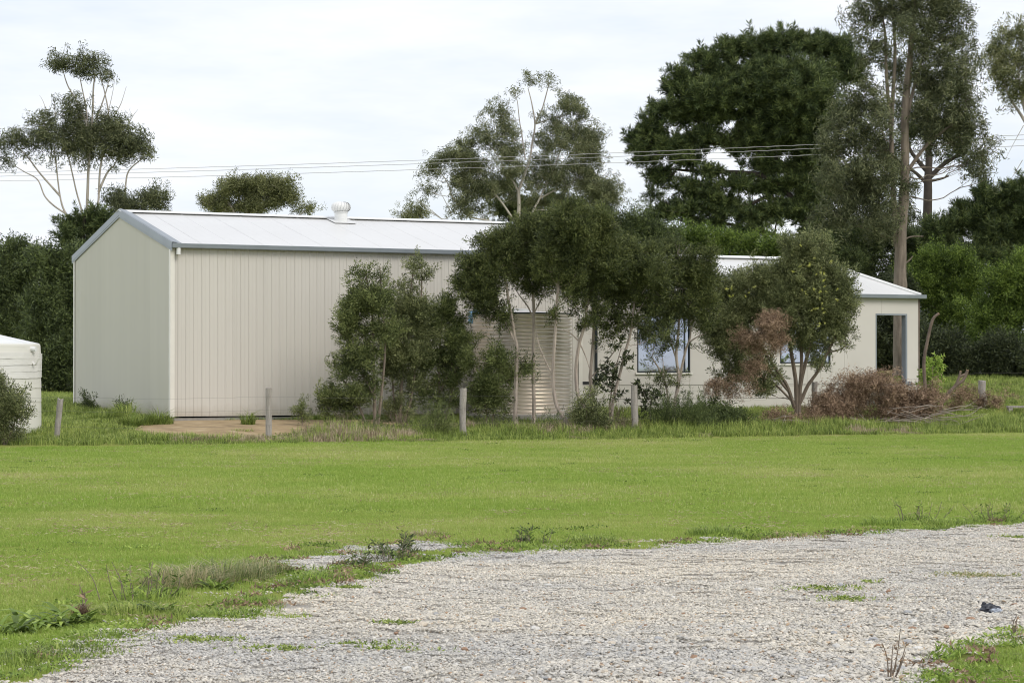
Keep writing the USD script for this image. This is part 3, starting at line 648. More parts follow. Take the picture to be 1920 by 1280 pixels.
part(house, 'roof_sheet', (np.array([hc[2] + UP * .03, hc[2] - U2 * run + UP * .03, r1_ + UP * .03]), np.array([[0, 1, 2]])), 'roof_steel')
part(house, 'ceiling', slabbox(0, HLEN, .09, HD - .07, zh - .05, zh - .02), 'house_cladding')
part(house, 'hip_cap', tube([hc[1] + UP * .05, r1_ + UP * .06], .05, sides=6), 'zinc_white')
part(house, 'hip_cap', tube([hc[2] + UP * .05, r1_ + UP * .06], .05, sides=6), 'zinc_white')
part(house, 'ridge_cap', extrude([(-.16, -.04), (0, .03), (.16, -.04), (0, .015)], r0_ + UP * .06, r1_ + UP * .06, V2, UP), 'zinc_white')
gp = [(0, 0), (.012, -.085), (.10, -.085), (.118, -.07), (.125, .018), (.118, .024), (.110, .018), (.104, -.064), (.020, -.07), (.010, 0)]
part(house, 'gutter', extrude(gp, hc[0] + UP * .02, hc[1] + UP * .02 + U2 * .1, -V2, UP), 'blue_grey_flashing')
part(house, 'gutter', extrude(gp, hc[1] + UP * .02 - V2 * .1, hc[2] + UP * .02, U2, UP), 'blue_grey_flashing')
a_ = on_front(1115.5)
part(house, 'downpipe', tube([Hh(a_, -.07, zf - .02), Hh(a_, -.07, zh - .06)], .035, sides=10), 'dark_frame', smooth=40)
part(house, 'floor_vent', slabbox(on_front(1091), on_front(1112), -.026, -.0205, zf + .02, zf + .09), 'dark_void')

# ------------------------------------------------------------------ white plastic tank at the left edge
pd = 50.0; pc = PX(-78, 700, pd); pc[2] = float(ground_h(pc[0] + .8, pd)) - .02
pr_ = (75 + 78) * pd / FP; ph = (820 - 656) * pd / FP
ptank = thing('plastic_tank', pc, 'big white plastic water tank with a cone roof cut by the left edge', 'water tank')
prof = [(pr_, 0)]
for k in range(6):
    z0 = .06 + k * (ph - .1) / 6; z1 = .06 + (k + 1) * (ph - .1) / 6
    prof += [(pr_, z0), (pr_ - .004 * k, z1 - .03), (pr_ - .004 - .004 * k, z1 - .012), (pr_ - .004 * k, z1)]
prof += [(pr_ - .03, ph), (pr_ - .06, ph + .02)]
part(ptank, 'tank_wall', lathe(prof, pc, 80), 'poly_white', smooth=40)
part(ptank, 'cone_roof', lathe([(pr_ - .035, ph - .01), (pr_ - .045, ph + .025), (pr_ * .5, ph + .21), (.35, ph + .36), (.33, ph + .42), (.01, ph + .43)], pc, 80), 'zinc_white', smooth=40)
rw = np.random.default_rng(4)
for k in range(4):
    z = ph * (.66 + .07 * k); a = np.linspace(0, 2 * np.pi, 61); zz = z + .012 * np.sin(a * 3 + k) + .003 * rw.normal(size=61)
    P0 = np.array([pc + [(pr_ + .006 + .002 * k) * math.cos(t), (pr_ + .006 + .002 * k) * math.sin(t), q - .07] for t, q in zip(a, zz)]); P1 = P0 + [0, 0, .13]; P0[-1] = P0[0]; P1[-1] = P1[0]
    part(ptank, 'wrap_band', quads(P0, P1), 'wrap_film', smooth=True)
out = unit(np.array([.96, -.28, 0]))
part(ptank, 'overflow_fitting', tube([pc + out * (pr_ - .03) + [0, 0, ph - .10], pc + out * (pr_ + .09) + [0, 0, ph - .10]], .055, sides=14), 'zinc_white', smooth=40)
part(ptank, 'loose_wrap_end', join([tube(curve([pc + out * (pr_ + .0) + [0, 0, ph * .80], pc + out * (pr_ + .07) + [0, 0, ph * .80 - .05], pc + out * (pr_ + .16) + [0, 0, ph * .80 + .09]], 4), .03, .012, sides=6)]), 'wrap_film', smooth=40)

# ------------------------------------------------------------------ fence
rf = np.random.default_rng(11)
def fence_post(px, d, top_row, r, lean, label, group=None, h=None):
    b = G(px, d); zt = CH - (top_row - HY) * d / FP; t = b.copy(); t[2] = zt; t[0] += lean; t[1] += .03
    n = 7; p = np.linspace(b - [0, 0, .15], t, n); p[1:-1, :2] += rf.normal(size=(n - 2, 2)) * .006
    x = thing('fence_post', b, label, 'fence post', group)
    rad = np.full(n, r); rad[0] *= 1.08
    v, f = tube(p, rad, sides=11, wob=.22, rng=rf); v[-11:, 2] += rf.normal(size=11) * .012
    part(x, 'post', (v, f), 'grey_timber', smooth=30)
    return b, t
FPOSTS = [fence_post(104, 48.2, 748, .062, .10, 'weathered timber fence post leaning right beside the white plastic tank'),
          fence_post(504, 50.0, 727, .066, .0, 'upright grey timber fence post in front of the long shed wall'),
          fence_post(868, 51.6, 728, .074, .01, 'thick pale grey fence post before the corrugated water tank'),
          fence_post(1190, 54.2, 723, .078, -.005, 'pale round fence post in front of the house window, left'),
          fence_post(1528, 58.6, 716, .072, .0, 'dark fence post half hidden by the brown cut branches'),
          fence_post(1842, 61.5, 713, .095, .0, 'short stout fence post top at the far right beyond the brush')]
pf = [G(-420, 45.6)] + [b for b, t in FPOSTS] + [G(2150, 63.5)]
for k, hgt in enumerate((.30, .62, .90)):
    pts = []
    for a, b in zip(pf[:-1], pf[1:]):
        for s in np.linspace(0, 1, 7)[:-1]: q = a + (b - a) * s; pts.append([q[0], q[1] - .085, q[2] + hgt - .04 * math.sin(math.pi * s)])
    top('fence_wire', tube(pts, .0016, sides=4), 'steel_wire', ['lowest plain wire strung along the timber fence posts', 'middle plain wire strung along the timber fence posts', 'top plain wire strung along the timber fence posts'][k], 'fence wire')
# power lines far behind
for k, (l, m, r) in enumerate(((326, 311, 253), (333, 317.5, 262), (341, 328, 274))):
    a, b = PX(-300, l + 4, 106.0), PX(2300, r - 19, 82.0); mm = PX(640, m, 97.3)
    s = np.linspace(0, 1, 41)[:, None]; p = a + (b - a) * s
    sm = (mm[0] - a[0]) / (b[0] - a[0]); sag = (mm[2] - (a + (b - a) * sm)[2]) / (sm * (1 - sm)); p[:, 2] += (sag * s * (1 - s))[:, 0]
    top('power_line', tube(p, .010, sides=5), 'line_wire', ['topmost of the three overhead power lines', 'middle one of the three overhead power lines', 'lowest of the three overhead power lines'][k], 'power line')

# ------------------------------------------------------------------ trees behind
S = lambda r0, r1, *p, foot=False, m=None: dict(r=(r0, r1), p=p, foot=foot, **({'m': m} if m else {}))
tree('gum_tree', 'tall thin gum with bare pale stems and flat-topped crown left of the shed', 'tree', 85, 165,
     [S(3.6, 1.2, (164, 700), (163, 560), (164, 440), (163, 393), (165, 327), (167, 287), (173, 210), (174, 170), (177, 140), foot=True, m='gum_bark'),
      S(2.4, 0.86, (168, 470), (183, 387), (187, 320), (196, 270), (203, 220), (196, 175), (186, 140)), S(2, 0.72, (160, 440), (152, 392), (143, 360), (132, 312), (122, 272), (118, 240)),
      S(2.7, 0.72, (160, 480), (146, 427), (123, 400), (112, 367), (103, 293), (99, 255)), S(2.3, 0.72, (112, 367), (92, 345), (72, 322), (50, 293), (28, 272)),
      S(1.9, 0.58, (122, 400), (100, 385), (83, 367), (70, 337), (45, 322), (22, 308)), S(2.5, 0.72, (184, 360), (200, 325), (213, 310), (224, 290)), S(2.2, 0.58, (228, 395), (234, 358), (240, 322), (262, 300), (272, 285)),
      S(2.2, 0.72, (165, 300), (160, 230), (143, 190), (126, 160), (116, 128)), S(1.7, 0.58, (166, 250), (160, 200), (152, 160), (146, 130)), S(1.7, 0.58, (178, 230), (192, 190), (200, 165), (205, 140))],
     [(112, 116, 22, 12), (100, 117, 10, 8), (167, 116, 22, 17), (150, 128, 15, 8), (186, 132, 16, 10), (203, 134, 7, 5), (140, 208, 20, 22), (132, 235, 22, 22), (165, 247, 32, 28), (187, 218, 11, 12), (220, 243, 30, 20),
      (214, 275, 26, 20), (253, 264, 24, 15), (281, 275, 11, 10), (220, 297, 14, 8), (145, 272, 30, 17), (115, 282, 12, 8), (80, 226, 20, 14), (97, 250, 12, 20), (60, 250, 24, 13), (27, 260, 20, 15), (6, 273, 15, 11), (17, 303, 13, 8), (43, 273, 9, 8),
      (95, 301, 9, 7), (190, 260, 28, 22), (238, 288, 16, 9), (115, 255, 20, 16, .7), (235, 262, 30, 16, .7), (150, 290, 34, 12, .5), (185, 285, 24, 14, .6), (130, 118, 16, 9, .7), (45, 285, 20, 8, .5), (200, 228, 16, 14, .6), (262, 285, 18, 10, .6), (75, 268, 26, 10, .5)],
     'gum', 'gum_leaf', 'gum_bark', dens=25, lean_up=.1, gaps=.26, limb_r=.018, twigs=6, seed=21,
     bare=[([(103, 217), (101, 195), (98, 178)], 1.0), ([(86, 208), (80, 190), (73, 178)], .7), ([(213, 217), (226, 194), (236, 162)], 1.1), ([(240, 232), (250, 215), (258, 205)], .8), ([(200, 220), (210, 175), (214, 150)], .8)])
tree('pine_tree', 'small dark spiky pine behind the left end of the shed roof', 'tree', 80, 150,
     [S(8, 2, (150, 700), (150, 560), (155, 440), (160, 400), foot=True)],
     [(130, 437, 26, 24), (165, 425, 28, 24), (190, 412, 20, 18), (150, 462, 40, 18), (120, 460, 16, 18), (115, 425, 7, 12), (140, 408, 6, 9), (176, 392, 5, 10), (200, 430, 24, 24)], 'pine', 'pine_needle', 'dark_bark', dens=24, size=.32, lean_up=.8, seed=22)
tree('bush_tree', 'round dark bush showing just above the shed ridge, beside the thin gum', 'tree', 82, 250,
     [S(6, 2, (250, 720), (250, 560), (252, 400), foot=True)], [(215, 373, 20, 17), (232, 388, 22, 14), (275, 372, 28, 18), (298, 386, 17, 11), (255, 392, 30, 12), (270, 420, 40, 26), (225, 420, 30, 22)], 'wattle', 'gum_leaf', 'dark_bark', dens=26, seed=23, gaps=.15)
tree('bush_tree', 'wide dark green bank of bush behind the white plastic tank, at the left edge', 'tree', 79, 30,
     [S(9, 3, (30, 735), (32, 640), (35, 540), foot=True)], [(30, 478, 28, 22), (5, 490, 30, 25), (-20, 520, 50, 50), (55, 500, 40, 28), (20, 540, 55, 45), (10, 610, 60, 55), (40, 660, 55, 55), (-30, 640, 50, 70), (15, 710, 60, 35), (70, 600, 40, 50), (38, 462, 12, 11)], 'wattle', 'hedge_leaf', 'dark_bark', dens=19, size=.36, seed=24, gaps=.05, limb_r=.05, core=.9)
tree('bush_tree', 'dark bush pressed close behind the left corner of the shed', 'tree', 75, 112,
     [S(9, 3, (112, 735), (112, 640), (112, 540), foot=True)], [(85, 490, 28, 20), (110, 505, 36, 30), (128, 487, 26, 22), (100, 560, 45, 50), (135, 580, 40, 60), (85, 630, 40, 50), (125, 660, 45, 50), (95, 705, 50, 35), (145, 705, 40, 35), (70, 478, 13, 12), (165, 540, 40, 60)], 'wattle', 'hedge_leaf', 'dark_bark', dens=19, size=.36, seed=25, gaps=.05, limb_r=.05, core=.9)
tree('gum_tree', 'rounded olive gum crown above the roof just left of the ventilator', 'tree', 92, 470,
     [S(8, 3, (470, 700), (470, 560), (466, 440), (462, 390), (460, 350), foot=True), S(4, 1.5, (466, 440), (490, 395), (505, 365), (520, 350)), S(4, 1.5, (466, 440), (440, 400), (425, 375))],
     [(463, 342, 27, 14), (430, 358, 22, 18), (458, 358, 30, 20), (492, 350, 28, 20), (530, 352, 28, 20), (545, 370, 14, 12), (397, 376, 28, 13), (418, 386, 25, 12), (520, 378, 26, 14), (573, 394, 20, 6), (480, 385, 40, 16), (440, 392, 30, 12)],
     'wattle', 'gum_leaf_bright', 'gum_bark', dens=22, gaps=.25, seed=26, core=.3, lean_up=.4)
tree('bush_tree', 'small low clump of bush peeping over the shed ridge between ventilator and big gum', 'tree', 97, 775,
     [S(5, 2, (775, 690), (775, 560), (775, 410), foot=True)], [(775, 398, 22, 9), (762, 402, 12, 6), (790, 401, 12, 6), (775, 430, 30, 20)], 'wattle', 'gum_leaf_bright', 'dark_bark', dens=22, seed=27)
MG = [S(4.8, 3, (972, 700), (972, 560), (970, 430), (973, 393), (972, 358), foot=True), S(2.5, 0.72, (972, 360), (982, 330), (993, 300), (998, 267), (1003, 233), (997, 193), (990, 165)), S(1.8, 0.6, (1003, 233), (1010, 218), (1017, 203), (1026, 170), (1030, 155)),
      S(1.8, 0.6, (972, 360), (962, 340), (950, 327), (938, 300), (925, 280), (905, 262)), S(2.3, 0.72, (978, 440), (1000, 395), (1012, 372), (1033, 327), (1048, 290), (1062, 250)), S(1.8, 0.6, (1012, 372), (1040, 357), (1067, 345), (1095, 320), (1108, 300)),
      S(2.1, 0.6, (968, 420), (945, 385), (925, 360), (905, 338), (890, 318)), S(1.8, 0.6, (966, 440), (920, 415), (880, 405), (850, 372), (838, 340), (820, 318)), S(1.3, 0.42, (985, 300), (980, 262), (974, 225), (970, 190), (964, 172)), S(1.5, 0.48, (1005, 232), (1035, 222), (1062, 215), (1075, 200))]
tree('gum_tree', 'broad spreading grey-green gum with many pale stems behind the middle of the buildings', 'tree', 101, 972, MG,
     [(1002, 147, 12, 8), (1028, 153, 12, 8), (963, 172, 4, 4), (926, 207, 19, 10), (940, 212, 12, 6), (1073, 192, 27, 18), (1088, 210, 20, 8), (1060, 197, 14, 11), (947, 245, 27, 20), (893, 253, 24, 14), (873, 267, 20, 13), (930, 270, 24, 13), (1047, 237, 27, 17), (1017, 227, 11, 6),
      (1083, 250, 34, 15), (1113, 257, 20, 13), (1057, 270, 30, 15), (1090, 280, 34, 21), (1117, 293, 17, 20), (1017, 263, 18, 11), (867, 293, 34, 16), (833, 297, 24, 14), (813, 317, 19, 10), (799, 327, 9, 9), (887, 313, 30, 15), (870, 337, 30, 17), (893, 353, 34, 20), (870, 372, 24, 13), (917, 360, 20, 18),
      (853, 390, 16, 9), (873, 402, 16, 8), (803, 353, 14, 9), (780, 373, 8, 5), (953, 287, 18, 18), (960, 323, 25, 19), (1040, 323, 28, 14), (1073, 317, 30, 17), (1107, 320, 20, 20), (1007, 343, 25, 17), (1050, 340, 22, 14), (1113, 350, 34, 19), (1143, 356, 20, 17), (1123, 372, 40, 17), (1142, 382, 18, 16), (985, 322, 28, 18, .6, 1.0), (1000, 382, 36, 18, .6, 1.2), (930, 342, 30, 18, .7, .8), (1020, 302, 24, 16, .6, 1.0), (905, 397, 30, 13, .6, .8), (1062, 387, 36, 17, .7, .5), (955, 362, 26, 20, .5, 1.2), (1030, 275, 18, 12, .5), (1090, 352, 28, 18, .7), (968, 270, 14, 16, .5, .8), (905, 318, 24, 16, .6, .6)],
     'gum', 'gum_leaf_pale', 'gum_bark', dens=22, lean_up=.15, gaps=.28, limb_r=.018, twigs=6, seed=28,
     bare=[([(830, 412), (806, 392), (786, 376)], .9), ([(846, 400), (832, 372), (815, 340)], .9), ([(946, 215), (940, 195), (934, 172)], .7), ([(950, 225), (953, 195), (955, 182)], .6)])
tree('pine_tree', 'dark pine foliage standing low behind the pale stems of the broad gum', 'tree', 105, 955,
     [S(8, 3, (955, 690), (957, 560), (957, 400), (957, 320), foot=True)], [(940, 395, 30, 20), (982, 378, 18, 28), (1040, 372, 30, 18), (1000, 405, 40, 14), (955, 300, 13, 18), (958, 345, 18, 20), (1090, 395, 40, 16)], 'pine', 'pine_needle', 'dark_bark', dens=18, size=.34, gaps=.25, seed=29)
PN = [(1400, 170, 100, 62), (1500, 190, 80, 85), (1330, 185, 60, 50), (1440, 255, 70, 40), (1530, 330, 50, 70), (1275, 150, 28, 20), (1255, 165, 15, 14), (1320, 115, 30, 22), (1370, 95, 35, 25), (1430, 90, 40, 27), (1480, 86, 40, 26), (1535, 88, 40, 28), (1575, 95, 25, 25), (1590, 130, 30, 30), (1300, 165, 40, 30), (1360, 150, 45, 35), (1420, 150, 45, 35), (1480, 150, 45, 35), (1540, 150, 45, 35),
      (1240, 205, 30, 17), (1225, 240, 35, 19), (1280, 215, 40, 27), (1340, 210, 45, 30), (1400, 215, 45, 30), (1460, 215, 45, 35), (1530, 215, 45, 35), (1200, 275, 30, 18), (1190, 255, 20, 11), (1250, 272, 40, 20), (1310, 262, 40, 22), (1215, 302, 24, 10), (1380, 268, 40, 22), (1450, 265, 45, 28), (1520, 275, 45, 35),
      (1290, 300, 38, 12), (1240, 331, 38, 10), (1330, 322, 30, 10), (1430, 312, 45, 18), (1500, 330, 50, 30), (1320, 365, 40, 14), (1375, 345, 36, 14), (1290, 352, 36, 13), (1440, 350, 42, 15), (1290, 393, 46, 16), (1350, 388, 45, 17), (1410, 400, 42, 15), (1242, 400, 32, 14), (1320, 418, 36, 12), (1460, 395, 45, 22), (1520, 390, 45, 40),
      (1400, 435, 42, 14), (1230, 366, 14, 7), (1540, 440, 50, 30), (1222, 412, 20, 12)]
tree('pine_tree', 'huge dark green pine towering over the house, with thick black limbs', 'tree', 103, 1500,
     [S(16, 7, (1500, 700), (1502, 560), (1508, 480), (1520, 380), (1525, 300), (1500, 200), (1480, 140), foot=True), S(8, 3, (1520, 372), (1480, 320), (1430, 287), (1385, 272), (1345, 250), (1300, 222)), S(6, 2, (1518, 410), (1480, 365), (1430, 330), (1380, 323), (1330, 323), (1270, 318)),
      S(5, 2, (1515, 430), (1480, 390), (1440, 370), (1400, 385), (1350, 380)), S(6, 2, (1523, 330), (1545, 260), (1560, 200)), S(6, 2, (1520, 280), (1450, 200), (1400, 150)), S(4, 1.5, (1385, 272), (1330, 268), (1270, 265), (1220, 272)), S(5, 2, (1510, 470), (1450, 440), (1390, 425), (1310, 410))],
     PN, 'pine', 'pine_needle', 'dark_bark', dens=19, size=.42, lean_up=.9, gaps=.12, limb_r=.06, twigs=2, seed=30, core=.6, scale=(.8, 1.35))
tree('gum_tree', 'tall reddish-barked gum rising behind the porch, its crown leaving the top of the frame', 'tree', 73, 1687,
     [S(15, 2.5, (1688, 722), (1688, 640), (1688, 560), (1688, 490), (1690, 430), (1695, 370), (1697, 300), (1698, 200), (1708, 100), (1714, 20), (1716, -60), foot=True), S(6, 2.0, (1687, 478), (1679, 420), (1674, 330), (1672, 250), (1675, 180), (1679, 90), (1672, -20)), S(4, 1.2, (1672, 250), (1664, 160), (1660, 60), (1650, 10)),
      S(4, 1.5, (1697, 300), (1706, 200), (1730, 110), (1755, 40)), S(2.6, .9, (1681, 470), (1670, 430), (1648, 405)), S(2.0, .7, (1692, 452), (1708, 444), (1732, 443)), S(2.0, .7, (1690, 500), (1705, 488), (1712, 480)), S(4, 1.2, (1696, 330), (1740, 270), (1790, 230), (1815, 205))],
     [(1620, 20, 28, 18), (1600, 40, 10, 7), (1660, 12, 40, 22), (1720, 8, 40, 22), (1770, 12, 40, 28), (1800, 25, 20, 22), (1780, 60, 34, 22), (1805, 80, 17, 18), (1618, 64, 16, 12), (1612, 86, 12, 8), (1690, 38, 34, 16), (1740, 48, 34, 20), (1625, 108, 16, 7), (1770, 108, 34, 28), (1732, 118, 24, 15), (1815, 110, 13, 18), (1725, 155, 30, 14), (1780, 160, 34, 28),
      (1640, 160, 22, 11), (1610, 182, 26, 18), (1590, 212, 32, 26), (1640, 203, 34, 26), (1740, 200, 34, 28), (1790, 210, 34, 28), (1820, 180, 18, 16), (1575, 250, 28, 27), (1620, 260, 42, 32), (1740, 250, 26, 12), (1800, 250, 34, 26), (1832, 230, 16, 18), (1570, 290, 28, 27), (1620, 310, 42, 32), (1570, 330, 33, 27), (1640, 350, 38, 27), (1840, 290, 22, 12), (1860, 275, 14, 12),
      (1820, 303, 22, 10), (1843, 322, 18, 12), (1590, 372, 33, 23), (1650, 388, 38, 20), (1600, 410, 38, 18), (1690, -30, 70, 25), (1770, -30, 50, 25), (1665, 250, 14, 18), (1668, 300, 18, 24), (1700, 350, 22, 14), (1680, 130, 30, 34, .7, 1.4), (1700, 215, 34, 34, .6, 1.5), (1672, 290, 34, 40, .8, 1.3), (1650, 420, 42, 34, .9, 1.4), (1700, 400, 34, 26, .6, 1.5), (1750, 155, 40, 40, .8, 1.3), (1800, 150, 30, 40, .8, 1.2), (1770, 240, 44, 26, .8, 1.0), (1610, 350, 50, 40, .8, 1.0), (1740, 290, 22, 14, .5, 1.2), (1560, 400, 30, 26), (1690, 62, 40, 28, .4, -1.0), (1672, 350, 34, 44, .4, -.8), (1650, 230, 30, 30, .4, -1.0), (1650, 90, 30, 22, .7), (1725, 80, 34, 24, .7), (1660, 420, 36, 28, .6, -.6)],
     'gum', 'gum_leaf', 'grey_bark', dens=22, lean_up=-.1, gaps=.28, limb_r=.018, twigs=5, seed=31)
tree('pine_tree', 'dark tree with a black forked trunk seen right behind the tall reddish gum', 'tree', 86, 1740,
     [S(11, 5, (1738, 700), (1738, 560), (1739, 420), (1740, 345), (1742, 290), (1735, 230), foot=True), S(5, 2, (1740, 322), (1722, 302), (1706, 278), (1702, 250)), S(5, 2, (1741, 335), (1770, 308), (1798, 290), (1815, 270)), S(4, 1.5, (1739, 345), (1715, 322), (1700, 318)), S(3, 1, (1741, 340), (1765, 335), (1780, 330))],
     [(1765, 225, 36, 26), (1795, 262, 30, 16), (1735, 235, 26, 20), (1710, 255, 22, 16), (1800, 290, 18, 8), (1745, 190, 30, 22), (1775, 285, 22, 9)], 'pine', 'pine_needle', 'dark_bark', dens=15, size=.36, gaps=.25, seed=32, twigs=1)
tree('gum_tree', 'olive-topped gum crown cut off by the right edge of the frame', 'tree', 80, 1950,
     [S(9, 3, (1955, 700), (1955, 500), (1945, 300), (1925, 210), (1910, 150), foot=True), S(3.5, 1, (1935, 250), (1915, 215), (1893, 180), (1880, 140))],
     [(1893, 75, 30, 20), (1868, 97, 25, 16), (1915, 105, 30, 30), (1880, 128, 28, 20), (1903, 165, 30, 20), (1893, 197, 12, 9), (1925, 60, 22, 18), (1945, 140, 30, 50), (1855, 115, 14, 12)], 'gum', 'gum_leaf_bright', 'gum_bark', dens=22, gaps=.22, seed=33, bare=[([(1920, 235), (1905, 262), (1885, 300)], .8), ([(1918, 300), (1900, 330), (1888, 345)], .7)])
tree('pine_tree', 'dark pine mass on the right, above the bright green bushes', 'tree', 83, 1865,
     [S(10, 4, (1865, 710), (1865, 600), (1862, 450), (1855, 370), foot=True)],
     [(1845, 362, 16, 22), (1862, 388, 34, 26), (1895, 372, 34, 36), (1915, 410, 40, 45), (1835, 415, 34, 32), (1870, 440, 50, 36), (1800, 392, 13, 12), (1797, 425, 34, 30), (1760, 440, 40, 34), (1826, 400, 12, 12), (1920, 345, 20, 20), (1905, 470, 50, 34), (1840, 475, 60, 30), (1780, 478, 50, 30)], 'pine', 'pine_needle', 'dark_bark', dens=19, size=.38, lean_up=.9, gaps=.08, seed=34, core=.7)
BR = 'bright green rounded bushes on the right'
def bush(name, label, d, base, rows, leafm, seed, kind='wattle', dens=20, size=.32, gaps=.12, group=None, lean=.6, cat='bush', stems=None, bark='dark_bark', **kw):
    c = rows[0]
    st = stems or [S(6, 2, (base, 720), (base, (720 + min(r[1] for r in rows)) / 2), (base + 3, min(r[1] for r in rows) + 15), foot=True)]
    return tree(name, label, cat, d, base, st, rows, kind, leafm, bark, dens=dens, size=size, gaps=gaps, seed=seed, group=group, lean_up=lean, core=.7, **kw)
bush('bush', 'bright green round bush directly right of the porch corner', 80, 1770, [(1745, 502, 40, 32), (1715, 535, 36, 40), (1785, 492, 44, 32), (1805, 535, 46, 46), (1760, 560, 48, 48), (1800, 605, 46, 44), (1740, 620, 40, 44), (1770, 670, 55, 40), (1720, 680, 40, 40), (1835, 520, 24, 24), (1820, 660, 40, 40)], 'bright_leaf', 41, gaps=.15, lean=.9)
bush('bush', 'bright green bush cut by the right edge of the frame, beneath the dark pines', 76, 1885, [(1880, 530, 38, 32), (1912, 512, 32, 30), (1890, 585, 46, 46), (1925, 560, 40, 50), (1850, 600, 30, 40), (1880, 650, 48, 44), (1850, 690, 50, 26), (1920, 660, 40, 40), (1895, 700, 50, 22)], 'bright_leaf', 42, gaps=.15, lean=.9)
bush('bush', 'dark undergrowth seen through the porch opening', 79, 1660, [(1650, 640, 45, 50), (1640, 560, 45, 40), (1690, 600, 45, 45), (1640, 690, 45, 35), (1710, 680, 40, 40), (1690, 540, 40, 30)], 'dark_leaf', 43)
bush('bush', 'mid green hedge mass above the house roof beside the tall gum trunk', 84, 1600, [(1570, 482, 46, 34), (1620, 505, 44, 34), (1640, 460, 36, 34), (1600, 440, 44, 32), (1655, 545, 34, 26), (1550, 520, 40, 30), (1690, 500, 40, 36), (1715, 470, 36, 36), (1690, 440, 40, 28), (1600, 590, 60, 50)], 'hedge_leaf', 44)
bush('bush', 'sunlit green hedge along the ridge behind the house, left of the round shrub', 86, 1370, [(1265, 452, 30, 20), (1300, 448, 30, 20), (1350, 452, 30, 20), (1400, 460, 30, 18), (1455, 465, 38, 20), (1330, 480, 60, 24), (1430, 490, 60, 24), (1325, 438, 10, 10), (1360, 560, 90, 60)], 'bright_leaf', 45, lean=.8)
bush('bush', 'dark green bush behind the join of shed and house', 84, 1180, [(1150, 440, 40, 34), (1190, 430, 36, 26), (1225, 440, 34, 24), (1110, 440, 40, 40), (1240, 465, 30, 24), (1180, 480, 60, 30), (1170, 560, 80, 60)], 'hedge_leaf', 46)
bush('bush', 'low dark shrubs along the right edge of the rough ground', 72, 1850, [(1800, 702, 44, 26), (1850, 708, 40, 20), (1890, 712, 40, 18), (1765, 690, 34, 34), (1830, 680, 44, 32), (1890, 682, 44, 34), (1742, 655, 18, 40), (1868, 652, 36, 34), (1785, 655, 36, 30), (1925, 690, 30, 30)], 'dark_leaf', 47, stems=[S(3, 1, (1850, 730), (1850, 712), (1852, 700), foot=True)], gaps=.05)

# ------------------------------------------------------------------ shrubs and tea-trees between fence and buildings
def front(name, label, d, base, stems, rows, leafm, seed, kind='tea', dens=36, size=.26, gaps=.22, bark='twig_brown', limb_r=.012, cat='shrub', lean=.7, **kw):
    kw.setdefault('twigs', 7)
    return tree(name, label, cat, d, base, stems, rows, kind, leafm, bark, dens=dens, size=size, gaps=gaps, limb_r=limb_r, seed=seed, lean_up=lean, sides=6, **kw)
front('shrub', 'dense tall shrub against the long shed wall, leftmost of the row', 53.6, 702,
      [S(4, 1.2, (703, 812), (702, 740), (700, 660), (697, 580), (685, 510), foot=True), S(3.2, 1, (708, 812), (715, 740), (722, 650), (716, 560), (712, 500), foot=True), S(3, 1, (690, 808), (672, 760), (650, 720), (630, 700), foot=True), S(2.5, .8, (700, 740), (675, 690), (655, 640), (645, 610))],
      [(680, 508, 13, 18, .35), (674, 522, 10, 18, .4), (712, 515, 18, 20, .16), (688, 556, 34, 30), (664, 573, 24, 26), (652, 606, 24, 22), (704, 570, 26, 32), (680, 622, 36, 24, .65), (657, 676, 26, 20), (637, 696, 20, 16), (626, 745, 25, 22), (612, 758, 13, 11), (664, 742, 28, 22, .7), (698, 677, 24, 36, .4), (692, 733, 32, 36, .34), (645, 768, 24, 11, .8), (640, 625, 14, 10), (720, 620, 24, 30), (668, 650, 26, 14, .6)],
      'shrub_leaf', 51)
front('shrub', 'tall shrub with a thin leafy leader, middle of the row before the shed', 54.4, 752,
      [S(4, 1, (750, 816), (752, 740), (757, 660), (765, 580), (775, 505), foot=True), S(3, 1, (757, 815), (772, 740), (784, 640), (790, 560), (791, 492), foot=True), S(2.5, .8, (745, 812), (738, 740), (735, 660), (742, 590), foot=True)],
      [(775, 508, 18, 14, .45), (790, 495, 7, 14, .35), (790, 520, 10, 16, .3), (774, 538, 16, 20, .3), (750, 548, 15, 18, .35), (763, 580, 34, 30), (738, 606, 28, 28), (771, 615, 36, 32), (738, 654, 28, 28, .8), (760, 671, 36, 32), (738, 710, 32, 32, .4), (771, 719, 28, 28, .4), (750, 761, 28, 28, .3), (790, 660, 22, 30), (730, 770, 24, 20, .3)],
      'bush_leaf', 52)
front('shrub', 'shrub reaching right toward the corrugated tank, third of the row', 54.8, 822,
      [S(3.5, 1, (820, 812), (822, 740), (824, 670), (828, 600), foot=True), S(2.5, .8, (824, 740), (845, 690), (862, 650), (870, 620)), S(2.2, .7, (832, 812), (845, 750), (855, 690), (870, 660), foot=True)],
      [(811, 615, 26, 33), (833, 582, 26, 15), (847, 570, 12, 14), (850, 596, 14, 10), (839, 633, 26, 26), (868, 636, 26, 23, .45), (841, 671, 28, 30), (872, 678, 20, 26, .8), (827, 710, 26, 24, .4), (856, 705, 24, 26, .4), (805, 670, 22, 36), (800, 740, 24, 30, .4), (845, 745, 28, 20, .35)],
      'shrub_leaf', 53)
front('shrub', 'low upright green bush at the grass edge left of the thick pale post', 51.4, 815,
      [S(1.5, .6, (815, 828), (815, 810), (816, 785), foot=True)], [(812, 800, 30, 26), (838, 808, 18, 20), (790, 806, 18, 18, .7), (822, 778, 16, 14, .7)], 'shrub_leaf', 54, kind='wispy', dens=40, limbs=False, lean=1.4, gaps=.05)
